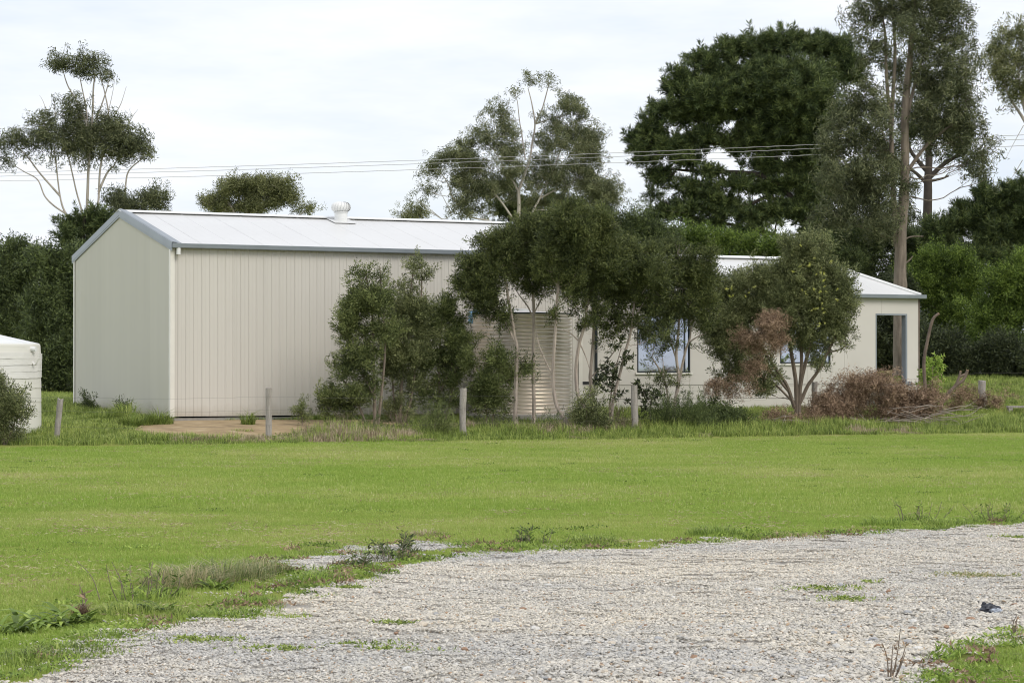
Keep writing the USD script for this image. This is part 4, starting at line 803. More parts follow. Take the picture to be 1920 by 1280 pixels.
front('shrub', 'dark low shrub against the tank, right behind the thick pale post', 54.6, 915,
      [S(2.5, .8, (912, 806), (912, 760), (905, 725), foot=True), S(2.5, .8, (920, 806), (932, 740), (942, 680), foot=True)],
      [(905, 722, 32, 26), (925, 742, 28, 22), (940, 676, 24, 22, .8), (950, 700, 26, 26, .6), (978, 695, 18, 26, .35), (920, 765, 28, 20, .5), (890, 745, 20, 20, .5)], 'shrub_leaf', 55)
TT = 'slender pale-trunked tea-trees in front of the tank and house'
s_ = lambda w: w
front('tea_tree', 'leftmost pale-trunked tea-tree, its dense crown spreading left over the shed wall', 54.6, 967,
      [S(4.6, 2.2, (966, 799), (967, 730), (969, 654), (965, 632), (960, 597), (953, 560), (946, 510), foot=True), S(3, 1.2, (965, 640), (948, 605), (934, 580), (922, 555)), S(2.2, .8, (936, 584), (915, 575), (895, 565)), S(2.6, 1, (946, 510), (930, 480), (925, 460))],
      [(871, 531, 24, 16), (897, 525, 34, 26), (905, 556, 28, 16), (887, 498, 17, 13), (918, 566, 28, 13), (926, 466, 28, 18), (949, 446, 26, 20), (944, 484, 34, 20), (900, 540, 30, 20), (915, 500, 24, 18), (940, 500, 44, 34, .6), (905, 515, 50, 34, .5), (952, 585, 20, 30, .3), (930, 590, 30, 16, .3), (890, 585, 22, 8, .25)],
      'tea_tree_leaf', 56, bark='tea_tree_bark', cat='tree', limb_r=.018, gaps=.12, dens=38)
front('tea_tree', 'straight pale tea-tree standing before the middle of the tank', 55.0, 1001,
      [S(4.2, 2.4, (1001, 792), (1001, 751), (999.5, 691), (1001, 616), (1000, 560), (996, 536), foot=True), S(2.6, 1, (998, 550), (990, 510), (985, 480)), S(2.6, 1, (1000, 548), (1008, 526), (1022, 506), (1030, 480)), S(1.8, .7, (1001, 600), (990, 575), (975, 555), (965, 540)), S(1.6, .6, (1000, 590), (1015, 560), (1025, 545))],
      [(975, 488, 28, 20), (996, 440, 34, 27), (1001, 471, 38, 28), (986, 505, 24, 13), (1022, 452, 28, 24), (968, 462, 24, 20), (1010, 432, 54, 36, .8), (985, 475, 56, 32, .8), (1020, 490, 40, 26, .6), (985, 530, 36, 16, .3), (1020, 530, 30, 26, .35), (1000, 550, 20, 10, .12)],
      'tea_tree_leaf', 57, bark='tea_tree_bark', cat='tree', limb_r=.016, gaps=.12, dens=38)
front('tea_tree', 'leaning tea-tree with a bent foot at the right side of the tank', 54.2, 1060,
      [S(4.8, 2.4, (1072, 800), (1058, 785), (1046, 766), (1039, 738), (1037, 691), (1041, 626), (1044, 569), (1047, 530), foot=True), S(2.0, .8, (1037, 705), (1022, 675), (1010, 645), (1005, 620)), S(2.6, 1, (1046, 550), (1050, 500), (1058, 460)), S(2.4, .8, (1047, 540), (1030, 505), (1035, 470))],
      [(1056, 407, 38, 22), (1074, 396, 32, 17), (1069, 437, 42, 28), (1061, 484, 38, 28), (1069, 523, 28, 20), (1035, 470, 22, 24), (1033, 588, 13, 8, .6), (1046, 520, 26, 24, .9), (1062, 452, 50, 44, .7), (1040, 500, 36, 26, .7), (1062, 555, 24, 14, .3)],
      'tea_tree_leaf', 58, bark='tea_tree_bark', cat='tree', limb_r=.016, gaps=.12, dens=38)
front('tea_tree', 'pale kinked tea-tree against the cream wall just right of the tank', 54.8, 1096,
      [S(4.4, 2.4, (1104, 792), (1092, 756), (1083, 738), (1080, 691), (1087, 641), (1097, 607), (1102, 560), (1111, 534), foot=True), S(2.6, 1, (1106, 548), (1098, 510), (1095, 470)), S(2.2, .8, (1108, 540), (1122, 505), (1130, 470)), S(1.6, .6, (1087, 641), (1070, 625), (1055, 618)), S(1.5, .6, (1088, 645), (1098, 668), (1105, 690))],
      [(1090, 471, 48, 33), (1126, 415, 38, 24), (1126, 453, 42, 33), (1100, 505, 38, 26), (1074, 549, 26, 14, .35), (1100, 573, 24, 18, .4), (1139, 492, 38, 26), (1100, 609, 19, 16, .6), (1110, 540, 34, 22, .8), (1130, 500, 52, 36, .7), (1085, 520, 34, 26, .8), (1120, 580, 20, 14, .3)],
      'tea_tree_leaf', 59, bark='tea_tree_bark', cat='tree', limb_r=.016, gaps=.12, dens=38)
front('tea_tree', 'reddish upright tea-tree beside the dark downpipe of the house', 55.6, 1116,
      [S(4.4, 2.2, (1122, 790), (1112, 755), (1107, 712), (1108, 690), (1112, 640), (1115, 590), (1120, 560), foot=True), S(2.4, 1, (1118, 575), (1140, 545), (1160, 510)), S(1.8, .6, (1110, 705), (1135, 680), (1155, 655), (1172, 640)), S(1.6, .5, (1117, 600), (1130, 585), (1150, 575))],
      [(1139, 562, 38, 23, .4), (1152, 588, 33, 23, .35), (1165, 466, 33, 28), (1173, 497, 33, 23), (1150, 530, 38, 26, .9), (1180, 520, 44, 34, .7), (1170, 555, 34, 24, .6), (1120, 595, 22, 20, .4), (1142, 622, 26, 20, .35), (1130, 645, 16, 14, .12)],
      'tea_tree_leaf', 60, bark='tea_tree_bark', cat='tree', limb_r=.014, gaps=.2, dens=36)
front('tea_tree', 'thin tea-tree leaning right past the left side of the house window', 55.2, 1148,
      [S(3.6, 1.8, (1145, 790), (1150, 748), (1161, 706), (1172, 661), (1182, 626), (1186, 597), (1190, 560), foot=True), S(2, .8, (1186, 600), (1205, 570), (1220, 545)), S(1.6, .6, (1183, 620), (1200, 600), (1216, 590)), S(1.6, .6, (1190, 565), (1195, 520), (1200, 490))],
      [(1191, 515, 28, 23), (1217, 484, 28, 20, .6), (1225, 536, 38, 26, .8), (1210, 567, 28, 23, .7), (1190, 550, 20, 20, .5), (1230, 627, 28, 18, .3), (1200, 470, 32, 20, .9), (1215, 515, 44, 36, .7), (1205, 600, 24, 20, .4), (1170, 600, 20, 26, .25)],
      'tea_tree_leaf', 61, bark='tea_tree_bark', cat='tree', limb_r=.013, gaps=.2, dens=36)
front('tea_tree', 'forked multi-stemmed tea-tree in front of the right side of the house window', 55.8, 1266,
      [S(4, 1.8, (1264, 790), (1265, 759), (1272, 710), (1268, 665), (1272, 620), (1274, 580), foot=True), S(3, 1.4, (1270, 735), (1276, 700), (1285, 659), (1294, 631), (1297, 590)), S(3, 1.2, (1252, 788), (1253, 755), (1247, 716), (1235, 690), (1222, 670), foot=True), S(1.8, .6, (1294, 640), (1310, 630), (1324, 625)), S(1.8, .6, (1270, 680), (1258, 640), (1252, 610), (1246, 590)), S(1.3, .5, (1246, 712), (1244, 690), (1242, 665))],
      [(1243, 573, 43, 20, .8), (1283, 497, 33, 28, .6), (1309, 523, 33, 28), (1303, 549, 33, 18), (1262, 526, 28, 23, .6), (1322, 492, 18, 17), (1257, 601, 38, 16, .4), (1309, 601, 28, 18, .4), (1270, 466, 33, 14, .7), (1322, 562, 23, 18), (1290, 575, 30, 20, .6), (1225, 635, 26, 22, .24), (1262, 640, 32, 24, .2), (1240, 668, 22, 20, .12), (1205, 610, 22, 22, .3), (1250, 530, 50, 40, .6), (1300, 525, 44, 40, .7), (1290, 605, 30, 22, .25), (1320, 600, 22, 24, .3), (1240, 715, 26, 20, .16), (1275, 705, 22, 26, .14)],
      'tea_tree_leaf', 62, bark='tea_tree_bark', cat='tree', limb_r=.013, gaps=.22, dens=34)
front('sapling', 'dark-leaved sapling between two leaning tea-tree stems before the house', 55.0, 1140,
      [S(1.8, .7, (1140, 785), (1145, 745), (1152, 700), (1164, 655), foot=True)], [(1148, 700, 17, 24, .7), (1165, 652, 11, 10, .7), (1172, 676, 10, 8, .6), (1138, 722, 12, 10, .6), (1155, 735, 12, 16, .5)], 'dark_leaf', 63, kind='broad', dens=26, gaps=.0)
front('sapling', 'sparse dark sapling right beside the pale round fence post', 55.4, 1218,
      [S(1.6, .6, (1218, 785), (1220, 755), (1225, 735), foot=True)], [(1205, 738, 10, 10, .6), (1218, 750, 14, 14, .6), (1228, 744, 10, 12, .5), (1212, 765, 14, 10, .5)], 'dark_leaf', 64, kind='broad', dens=24, gaps=.0)
front('shrub', 'leafy green shrub at the foot of the kinked tea-tree', 53.8, 1100,
      [S(1.8, .7, (1100, 802), (1100, 780), (1098, 750), foot=True)], [(1095, 782, 24, 22), (1110, 765, 16, 20, .7), (1090, 755, 12, 16, .5), (1125, 790, 20, 14, .7), (1108, 735, 10, 14, .4)], 'bush_leaf', 65, kind='wattle', dens=22, size=.22, gaps=.1)
front('shrub', 'soft green broom-like shrub at the grass edge right of the pale round post', 54.8, 1275,
      [S(1.4, .5, (1275, 808), (1275, 790), (1275, 765), foot=True)], [(1245, 788, 28, 26), (1275, 782, 30, 30), (1305, 788, 26, 24), (1222, 798, 16, 16), (1335, 800, 24, 14)], 'hedge_leaf', 66, kind='wispy', dens=44, size=.28, limbs=False, lean=1.4, gaps=.0)
front('shrub', 'dark green low shrub beneath the left edge of the round bush', 55.4, 1345,
      [S(1.6, .6, (1345, 804), (1345, 785), (1345, 765), foot=True)], [(1335, 785, 24, 22), (1365, 778, 26, 22, .8), (1390, 785, 20, 18, .6), (1320, 798, 22, 14)], 'hedge_leaf', 67, dens=34, gaps=.05)
BS = [S(5, 2, (1497, 778), (1499, 740), (1502, 715), (1515, 660), (1530, 600), (1540, 540), foot=True), S(5, 2, (1494, 778), (1493, 735), (1490, 700), (1480, 640), (1470, 580), (1470, 530), foot=True), S(4, 1.5, (1490, 765), (1475, 722), (1460, 700), (1420, 640), (1385, 600), (1360, 565)), S(3, 1, (1480, 735), (1440, 690), (1400, 660), (1350, 645)),
      S(4, 1.4, (1500, 755), (1515, 722), (1532, 698), (1552, 660), (1572, 620), (1585, 590)), S(4, 1.4, (1498, 745), (1503, 680), (1500, 620), (1502, 540), (1505, 480)), S(2.5, .9, (1488, 755), (1450, 718), (1420, 706), (1395, 700)), S(2, .7, (1552, 660), (1575, 655), (1597, 640))]
big = front('round_shrub', 'big rounded shrub with many dark stems and a dead brown branch, before the house', 57.2, 1495, BS,
      [(1503, 482, 46, 28, .8), (1534, 500, 42, 32, .9), (1473, 508, 42, 33, .9), (1554, 527, 38, 32), (1442, 538, 42, 28), (1503, 537, 48, 33), (1387, 541, 33, 23, .8), (1367, 557, 33, 23, .9), (1341, 551, 23, 17, .7), (1414, 574, 48, 33), (1473, 574, 43, 33), (1523, 574, 43, 33), (1564, 592, 30, 30), (1574, 557, 20, 23, .8), (1513, 606, 43, 28, .8),
       (1345, 592, 40, 32, .7), (1381, 622, 42, 32, .8), (1564, 622, 24, 24, .5), (1483, 627, 24, 23, .7), (1592, 592, 9, 23, .4), (1503, 640, 24, 20, .4), (1361, 663, 36, 28, .4), (1402, 645, 36, 28, .5), (1414, 695, 38, 28, .3), (1530, 468, 28, 16, .4), (1545, 452, 26, 12, .3), (1440, 730, 34, 26, .45), (1580, 630, 14, 28, .5), (1530, 640, 34, 26, .5), (1545, 540, 46, 50, .7), (1480, 560, 60, 50, .6), (1590, 560, 18, 34, .6), (1420, 520, 40, 24, .6), (1365, 630, 44, 40, .4), (1395, 690, 40, 36, .3), (1440, 690, 30, 36, .2), (1338, 612, 26, 30, .5), (1535, 680, 30, 34, .25), (1360, 700, 34, 30, .3), (1490, 460, 34, 16, .4), (1520, 448, 24, 12, .25), (1405, 505, 18, 14, .4), (1445, 498, 16, 16, .4), (1575, 520, 26, 20, .5)],
      'bush_leaf', 68, dens=34, gaps=.2, limb_r=.014, bark='brown_timber', size=.27, twigs=4)
rp_ = np.random.default_rng(69)
P, D = crown_points([(1446, 606, 21, 17), (1460, 640, 13, 26), (1415, 627, 22, 15, .7), (1426, 653, 17, 18, .6), (1440, 625, 28, 22), (1395, 635, 20, 18, .7), (1450, 600, 26, 22), (1345, 712, 30, 16, .4), (1365, 738, 30, 14, .4), (1400, 720, 34, 22, .3), (1420, 680, 24, 26, .4), (1325, 735, 18, 12, .3)], 55.7, 52, .27, rp_, -.6)
scatter(f'{big}/dead_foliage', sprigs('dead'), 'dead_leaf', P, D, rp_.random(len(P)) * 6.28, .7 + .4 * rp_.random(len(P)), rp_, label='dead brown hanging branch', base=BASE[big])
P, D = crown_points([(1520, 505, 60, 50, .25), (1525, 560, 50, 40, .3), (1380, 540, 30, 22, .15), (1530, 590, 30, 30, .3)], 56.3, 4.5, .27, rp_, .4)
scatter(f'{big}/seed_pods', sprigs('broad'), 'yellow_pod', P, D, rp_.random(len(P)) * 6.28, .28 + .15 * rp_.random(len(P)), rp_, label='small yellow-green pods', base=BASE[big])
front('shrub', 'dark sprawling shrub in front of the white plastic tank at the left edge', 47.0, 8,
      [S(2, .8, (8, 838), (8, 800), (6, 740), foot=True), S(1.5, .6, (10, 830), (28, 790), (40, 745), foot=True)], [(5, 735, 18, 24, .8), (18, 770, 24, 26), (0, 790, 26, 30), (34, 775, 16, 16, .8), (40, 745, 7, 14, .4), (6, 712, 8, 14, .5), (15, 815, 26, 18, .8), (-20, 760, 30, 50)], 'bush_leaf', 70, kind='wattle', size=.2, dens=26)
front('sapling', 'thin spiky seedling standing before the shed wall between post and shrubs', 53.0, 565,
      [S(1.0, .4, (567, 797), (566, 770), (564, 746), foot=True)], [(565, 762, 8, 12, .5), (567, 778, 13, 9, .7), (556, 768, 7, 6, .3)], 'shrub_leaf', 71, dens=30, size=.18)
front('sapling', 'small bright broad-leaved sapling between the cut stumps and the porch corner', 60.5, 1748,
      [S(1.6, .6, (1748, 740), (1748, 715), (1748, 690), foot=True)], [(1750, 684, 16, 10), (1738, 702, 14, 12), (1760, 700, 12, 14, .7), (1735, 720, 14, 14, .8), (1748, 735, 18, 12, .8)], 'fresh_leaf', 72, kind='broad', dens=26, size=.2, gaps=.0)

for i_, (px_, dd_, rows_, lf_, lb_) in enumerate((
        (640, 52.4, [(640, 808, 22, 12), (622, 812, 14, 8)], 'dry_scrub', 'low brownish scrub at the left foot of the leftmost tall shrub'),
        (700, 52.2, [(690, 806, 24, 16), (715, 812, 20, 12)], 'hedge_leaf', 'low dark scrub at the foot of the leftmost tall shrub'),
        (765, 52.4, [(758, 806, 24, 16), (780, 814, 16, 10)], 'dry_scrub', 'low brownish scrub beneath the leafy-leader shrub'),
        (940, 53.2, [(925, 800, 26, 14), (955, 804, 18, 10)], 'tea_tree_leaf', 'low green scrub at the foot of the leftmost tea-tree'),
        (1020, 53.6, [(1010, 800, 22, 10), (1040, 798, 20, 12)], 'hedge_leaf', 'low scrub between the straight and the bent-foot tea-tree'),
        (1168, 54.4, [(1160, 790, 18, 16), (1150, 775, 12, 12, .6)], 'dry_scrub', 'low brownish scrub left of the pale round post'))):
    front('shrub', lb_, dd_, px_, [S(1.2, .4, (px_, 815), (px_, 805), foot=True)], rows_, lf_, 320 + i_, kind='wispy', dens=30, size=.24, limbs=False, lean=1.1, gaps=.1)

# ------------------------------------------------------------------ brush heap, stumps and oddments on the right
rb = np.random.default_rng(80)
def heap(name, label, d, base, rows, sticks, seed, leafm='dead_leaf', dens=40):
    r = np.random.default_rng(seed); t = thing(name, G(base, d), label, 'brush heap')
    P, D = crown_points(rows, d, dens, .3, r, -.1, .12); ok = P[:, 2] > ground_h(P[:, 0], P[:, 1]) + .02
    scatter(f'{t}/dead_foliage', sprigs('dead'), leafm, P[ok], D[ok], r.random(ok.sum()) * 6.28, .8 + .5 * r.random(ok.sum()), r, base=BASE[t])
    for (x0, y0, x1, y1, rad, dd) in sticks:
        a, b = PX(x0, y0, d + dd), PX(x1, y1, d + dd + r.normal() * .3); m = (a + b) / 2 + r.normal(size=3) * .10
        part(t, 'stick', tube(curve([a, m, b], 5), rad, rad * .4, sides=6, wob=.2, rng=r), 'dead_stick', smooth=45)
    return t
sticks = [(1790, 797, 1690, 775, .022, -.6), (1808, 799, 1730, 778, .018, -.5), (1700, 803, 1600, 800, .03, -.7), (1745, 796, 1650, 790, .035, -.6), (1770, 790, 1690, 768, .02, -.5)]
for _ in range(46):
    x, y = rb.uniform(1560, 1770), rb.uniform(762, 806); L = rb.uniform(40, 110); a = rb.uniform(-.35, .3)
    sticks.append((x, y, x + L * math.cos(a), y + L * math.sin(a), rb.uniform(.006, .014), rb.uniform(-.9, -.2)))
heap('brush_heap', 'long heap of cut brown branches and sticks lying before the porch', 58.0, 1650,
     [(1545, 775, 44, 28), (1575, 750, 40, 30), (1650, 745, 46, 36), (1690, 765, 50, 30), (1740, 770, 40, 24), (1600, 722, 38, 22, .7), (1650, 712, 34, 18, .9), (1680, 740, 30, 22), (1568, 770, 42, 28), (1611, 757, 46, 33), (1638, 718, 24, 16, .8), (1584, 715, 20, 13, .4), (1671, 760, 38, 25), (1712, 750, 33, 24), (1733, 742, 28, 20), (1644, 784, 48, 18), (1590, 790, 48, 15), (1700, 780, 50, 16, .8), (1560, 740, 22, 16, .5), (1690, 735, 26, 14, .7), (1620, 735, 30, 18)], sticks, 81)
heap('brush_heap', 'low spread of dead brown twigs under the round shrub', 56.2, 1470, [(1468, 795, 50, 12), (1430, 800, 34, 10, .8), (1510, 795, 34, 13), (1455, 778, 30, 14, .5), (1400, 800, 24, 10, .4), (1530, 785, 20, 16, .8)],
     [(rb.uniform(1420, 1500), rb.uniform(785, 805), rb.uniform(1440, 1540), rb.uniform(785, 808), .009, -.3) for _ in range(12)], 82)
heap('brush_heap', 'small dead brown bush around the short stout post at the right', 61.0, 1825, [(1801, 745, 24, 18), (1844, 757, 24, 17), (1820, 731, 20, 11, .7), (1866, 752, 18, 14, .8), (1790, 765, 22, 14, .7), (1900, 742, 16, 9, .5)], [], 83, dens=32)
def stump(label, d, base, stems, mat='red_wood'):
    t = thing('tree_stump', G(base, d), label, 'stump'); r = np.random.default_rng(int(base))
    for i, (r0, r1, pts) in enumerate(stems):
        c = curve([PX(x, y, d) for x, y in pts], 5)
        if i == 0: c[0, 2] = ground_h(c[0, 0], c[0, 1]) - .05
        part(t, 'trunk' if i == 0 else 'limb', tube(c, r0 * d / FP, r1 * d / FP, sides=9, wob=.22, rng=r), mat, smooth=45)
        e = c[-1]; dr = unit(c[-1] - c[-2])
        part(t, 'cut_end', tube([e - dr * .01, e + dr * .012], r1 * d / FP * .94, sides=9, wob=.1, rng=r), 'straw_wood', smooth=False)
plain('straw_wood', (.46, .30, .17), .8, .2, 8)
stump('tall bent bare stump with a cut top, right of the porch corner', 60.2, 1735, [(3.4, 2.6, [(1736, 745), (1733, 700), (1733, 672), (1739, 640), (1745, 612), (1751, 596), (1760, 588)])])
stump('forked grey stump leaning right with a broken top, beyond the brush heap', 60.0, 1765, [(3.6, 2.8, [(1762, 762), (1778, 738), (1793, 722), (1806, 712), (1814, 694)]), (2.6, 2, [(1790, 726), (1798, 708), (1801, 696)]), (2.2, 1.8, [(1800, 706), (1808, 702), (1814, 699)])])
# low plank bench at the right edge
pb = PX(1912, 757, 60.5); pb[2] = float(ground_h(pb[0], pb[1])); zt = pb[2] + .17
bench = thing('plank_bench', pb, 'low pale weathered plank on two short blocks at the right edge', 'bench')
def wbox(c, s): m = trimesh.creation.box(s); return np.array(m.vertices) + c, np.array(m.faces)
part(bench, 'plank', wbox([pb[0] + .1, pb[1], zt - .03], (.85, .22, .05)), 'grey_timber'); 
for dx in (-.25, .45): part(bench, 'block', wbox([pb[0] + dx, pb[1], (zt - .055 + pb[2] - .04) / 2], (.10, .2, max(zt - .055 - pb[2] + .04, .06))), 'grey_timber')

# ------------------------------------------------------------------ grass, gravel and weeds
rg = np.random.default_rng(90)
def field(y0, y1, step, margin=1.0, jitter=.5):
    out = []
    for y in np.arange(y0, y1, step):
        w = y * 960 / FP + margin; x = np.arange(-w, w, step)
        out.append(np.c_[x, np.full(len(x), y)])
    p = np.vstack(out); return p + (rg.random(p.shape) - .5) * step * 2 * jitter
def lay(p): return np.c_[p, ground_h(p[:, 0], p[:, 1])]
def fence_e(p): return p[:, 1] - .45 * p[:, 0] - 52.3
upright = lambda n: np.c_[rg.normal(size=(n, 2)) * .04, np.ones(n)]
def grass_patch(name, label, protos, mat, p, s, zs=None):
    n = len(p); sc = np.c_[s, s, s if zs is None else zs]
    return scatter(numbered('/World', name), protos, mat, lay(p), upright(n), rg.random(n) * 6.28, sc, rg, label=label, cat='grass')
def in_(poly, p): return contains_xy(poly, p[:, 0], p[:, 1])
near_p = field(11.0, 27.0, .17, 2.2); far_p = field(26.5, 62.0, .34, 5.0)
wob = (meshkit.noise(np.c_[near_p * 1.7, np.zeros(len(near_p))], 3) - .5) * .6 + (meshkit.noise(np.c_[near_p * 6, np.zeros(len(near_p))], 4) - .5) * .25
keep = np.ones(len(near_p), bool)
inside = in_(GRAVEL, near_p)
from shapely import distance as sdist, points as spoints
bd = sdist(spoints(near_p), GRAVEL.boundary)
signed = np.where(inside, -bd, bd)                            # metres outside the gravel
near_p = near_p[signed > wob * np.where(near_p[:, 0] < .5, 1.5, .55) - .02]
close = near_p[near_p[:, 1] < 16.5]
far_p = far_p[(fence_e(far_p) < -2.2 + .5 * (meshkit.noise(np.c_[far_p * .8, np.zeros(len(far_p))], 6) - .5))]
short = [blades(84, .15, .023, .0060, 1.2, np.random.default_rng(200 + i)) for i in range(4)]
short2 = [blades(150, .30, .036, .0100, .9, np.random.default_rng(210 + i)) for i in range(4)]
hn = .75 + .6 * meshkit.fbm(np.c_[near_p * .9, np.zeros(len(near_p))], 3, 12)
grass_patch('lawn_grass', 'short bright green lawn grass covering the middle of the picture', short, 'lawn_blade', near_p, np.full(len(near_p), 1.0), hn)
close = close + (rg.random(close.shape) - .5) * .17
close = close[~in_(GRAVEL, close) | (rg.random(len(close)) < .5)]
hn = .6 + .7 * meshkit.fbm(np.c_[close * .9, np.zeros(len(close))], 3, 12)
grass_patch('lawn_grass', 'short bright green grass nearest the camera, by the gravel', short, 'lawn_blade', close, np.full(len(close), 1.0), hn)
hn = .7 + .7 * meshkit.fbm(np.c_[far_p * .7, np.zeros(len(far_p))], 3, 12)
grass_patch('lawn_grass', 'short bright green lawn grass running back to the fence', short2, 'lawn_blade', far_p, np.full(len(far_p), 1.0), hn)
# flecks of dry straw and small dark clover patches in the lawn
fp = field(12.0, 52.0, .30, 1.2); fn = meshkit.fbm(np.c_[fp * [.5, .9], np.zeros(len(fp))], 4, 55); fo = ~in_(GRAVEL.buffer(.15), fp) & (fence_e(fp) < -2.4)
straw = [kites(np.c_[(np.random.default_rng(280 + i).random((26, 2)) - .5) * .36, .012 + .012 * np.random.default_rng(281 + i).random(26)], np.c_[np.random.default_rng(282 + i).normal(size=(26, 2)), .12 * np.ones(26)], .05, .0065, np.random.default_rng(283 + i)) for i in range(3)]
clover = [kites(np.c_[np.random.default_rng(290 + i).normal(size=(90, 2)) * .10, .014 + .016 * np.random.default_rng(291 + i).random(90)], np.c_[np.random.default_rng(292 + i).normal(size=(90, 2)), .5 * np.ones(90)], .022, .016, np.random.default_rng(293 + i)) for i in range(3)]
k_ = fo & (fn > .55) & (rg.random(len(fp)) < .55)
grass_patch('straw_flecks', 'pale dry straw flecks lying in the lawn', straw, 'straw_leaf', fp[k_], np.full(k_.sum(), 1.0))
k_ = fo & (fn < .42) & (rg.random(len(fp)) < .10)
grass_patch('clover', 'small darker clover patches in the lawn', clover, 'weed_leaf', fp[k_], .6 + .7 * rg.random(k_.sum()))
# rough grass round the fence and up to the buildings
rp = field(47.0, 76.0, .26, 4.0); e = fence_e(rp)
ap = A0[:2]; ca = (rp - ap) @ U2[:2]; cb = (rp - ap) @ V2[:2]
infoot = ((ca > -.1) & (ca < SL + .1) & (cb > -.02) & (cb < SW)) | ((ca > SL) & (ca < SL + HLEN + .3) & (cb > .75) & (cb < .8 + HD)) | (np.hypot(rp[:, 0] - tk[0], rp[:, 1] - tk[1]) < tr + .16) | (np.hypot(rp[:, 0] - pc[0], rp[:, 1] - pc[1]) < pr_)
nz = meshkit.fbm(np.c_[rp * .55, np.zeros(len(rp))], 3, 31)
ok = (e > -2.5 + 1.2 * nz) & ~infoot & ~(in_(DIRT, rp) & (meshkit.noise(np.c_[rp * 1.5, np.zeros(len(rp))], 8) < .90))
rp, e, nz = rp[ok], e[ok], nz[ok]
hz = np.interp(e, [-3, -1.5, 0, 1.2, 3, 6, 12], [.35, .6, 1.3, 1.15, .7, .8, .9]) * (.15 + 1.7 * nz)
right = rp[:, 0] > 10.5
hz = np.where(right, hz * .8, hz); hz = np.where((rp[:, 0] > -8.4) & (rp[:, 0] < -4.6) & (e > -.6), hz * .55, hz)
tall = [blades(46, .17, .17, .011, 1.0, np.random.default_rng(220 + i), .5) for i in range(4)]
pick = rg.random(len(rp)); nd = meshkit.fbm(np.c_[rp * .35, np.zeros(len(rp))], 3, 44)
drym = (nd > .53) & (rp[:, 0] < 9.5) & (e < 2.6) & (e > -1.7) & (pick < .62)
g1 = ~drym
grass_patch('rough_grass', 'longer unmown green grass along the fence and round the buildings', tall, 'tall_grass', rp[g1], np.full(g1.sum(), 1.0), hz[g1])
grass_patch('dry_grass', 'dry brownish grass and dead stalks tangled along the fence line', tall, 'dry_grass', rp[drym], np.full(drym.sum(), 1.0), hz[drym] * .9)

# ragged longer grass along the gravel edge
ep = field(11.0, 26.0, .12, 1.8); eb = sdist(spoints(ep), GRAVEL.boundary); eo = np.where(in_(GRAVEL, ep), -eb, eb); nn_ = meshkit.fbm(np.c_[ep * 1.6, np.zeros(len(ep))], 3, 71)
ok = (eo > -.10) & (eo < .20 + .9 * (nn_ - .42)) & (nn_ > .40) & (rg.random(len(ep)) < .55)
ep, nn_ = ep[ok], nn_[ok]; bl = rg.random(len(ep)); edge_b = [blades(40, .10, .060, .0055, 1.5, np.random.default_rng(225 + i), .6, .7) for i in range(4)]
def creeper(n, rad, r):
    a = r.random(n) * 6.28; q = rad * np.sqrt(r.random(n)); P = np.c_[q * np.cos(a), q * np.sin(a), .004 + .022 * r.random(n)]
    return kites(P, np.c_[r.normal(size=(n, 2)), .2 + .5 * r.random(n)], .020 + .026 * r.random(n), .012, r)
creep_b = [creeper(46, .10, np.random.default_rng(270 + i)) for i in range(4)]
for lo_, hi_, mt, nm, lb in ((0, .45, 'tall_grass', 'edge_grass', 'longer ragged green grass along the gravel edge'), (.45, .84, 'weed_leaf', 'edge_grass', 'darker low weeds mixed into the grass along the gravel edge'), (.84, 1.01, 'dead_leaf', 'edge_grass', 'reddish brown dead bits along the gravel edge')):
    k_ = (bl >= lo_) & (bl < hi_)
    grass_patch(nm, lb, edge_b if mt == 'tall_grass' else creep_b, mt, ep[k_], np.full(k_.sum(), 1.0), (.4 + 1.1 * nn_[k_]) * (1.2 if mt != 'tall_grass' else np.where(ep[k_][:, 1] < 13.5, .55, 1.0)))

# clumps of taller grass that stand out one by one
def tuft(name, label, px, d, h, rad, n, mat, seed, w=.012, lean=1.0, cat='grass tuft', group=None, at=None):
    r = np.random.default_rng(seed); b = G(px, d) if at is None else at
    v, f = blades(int(n * 1.6), rad, h, w, lean, r, .6, .6); t = thing(name, b, label, cat, group)
    part(t, 'blades', (v + b, f), mat); return t
tuft('grass_tuft', 'spreading grass tuft at the foot of the shed wall left of the upright post', 466, 52.9, .36, .16, 150, 'tall_grass', 301)
tuft('grass_tuft', 'tall grass clump heaped against the gable end, nearest the shed corner', 300, 52.6, .40, .30, 260, 'tall_grass', 302)
tuft('grass_tuft', 'bushy grass clump against the middle of the gable end', 235, 54.5, .50, .34, 320, 'tall_grass', 303)
tuft('grass_tuft', 'flattened grass mound in front of the gable end', 258, 52.2, .34, .40, 320, 'tall_grass', 304, lean=1.6)
tuft('grass_tuft', 'long grass below the left part of the gable end', 195, 54.0, .34, .34, 260, 'tall_grass', 305)
front('shrub', 'small dark weed shrub at the far left foot of the gable wall', 58.2, 163, [S(1.0, .4, (163, 778), (163, 760), foot=True)], [(160, 758, 7, 10), (167, 752, 6, 9), (172, 764, 8, 6), (155, 766, 6, 5)], 'hedge_leaf', 306, kind='wattle', size=.16, dens=22, gaps=0)
front('shrub', 'dark weed stalks standing in the grass at the middle of the gable wall', 55.4, 232, [S(1.0, .4, (232, 785), (232, 765), foot=True)], [(224, 760, 5, 9), (238, 763, 6, 12), (230, 770, 8, 6)], 'hedge_leaf', 307, kind='wattle', size=.16, dens=22, gaps=0)

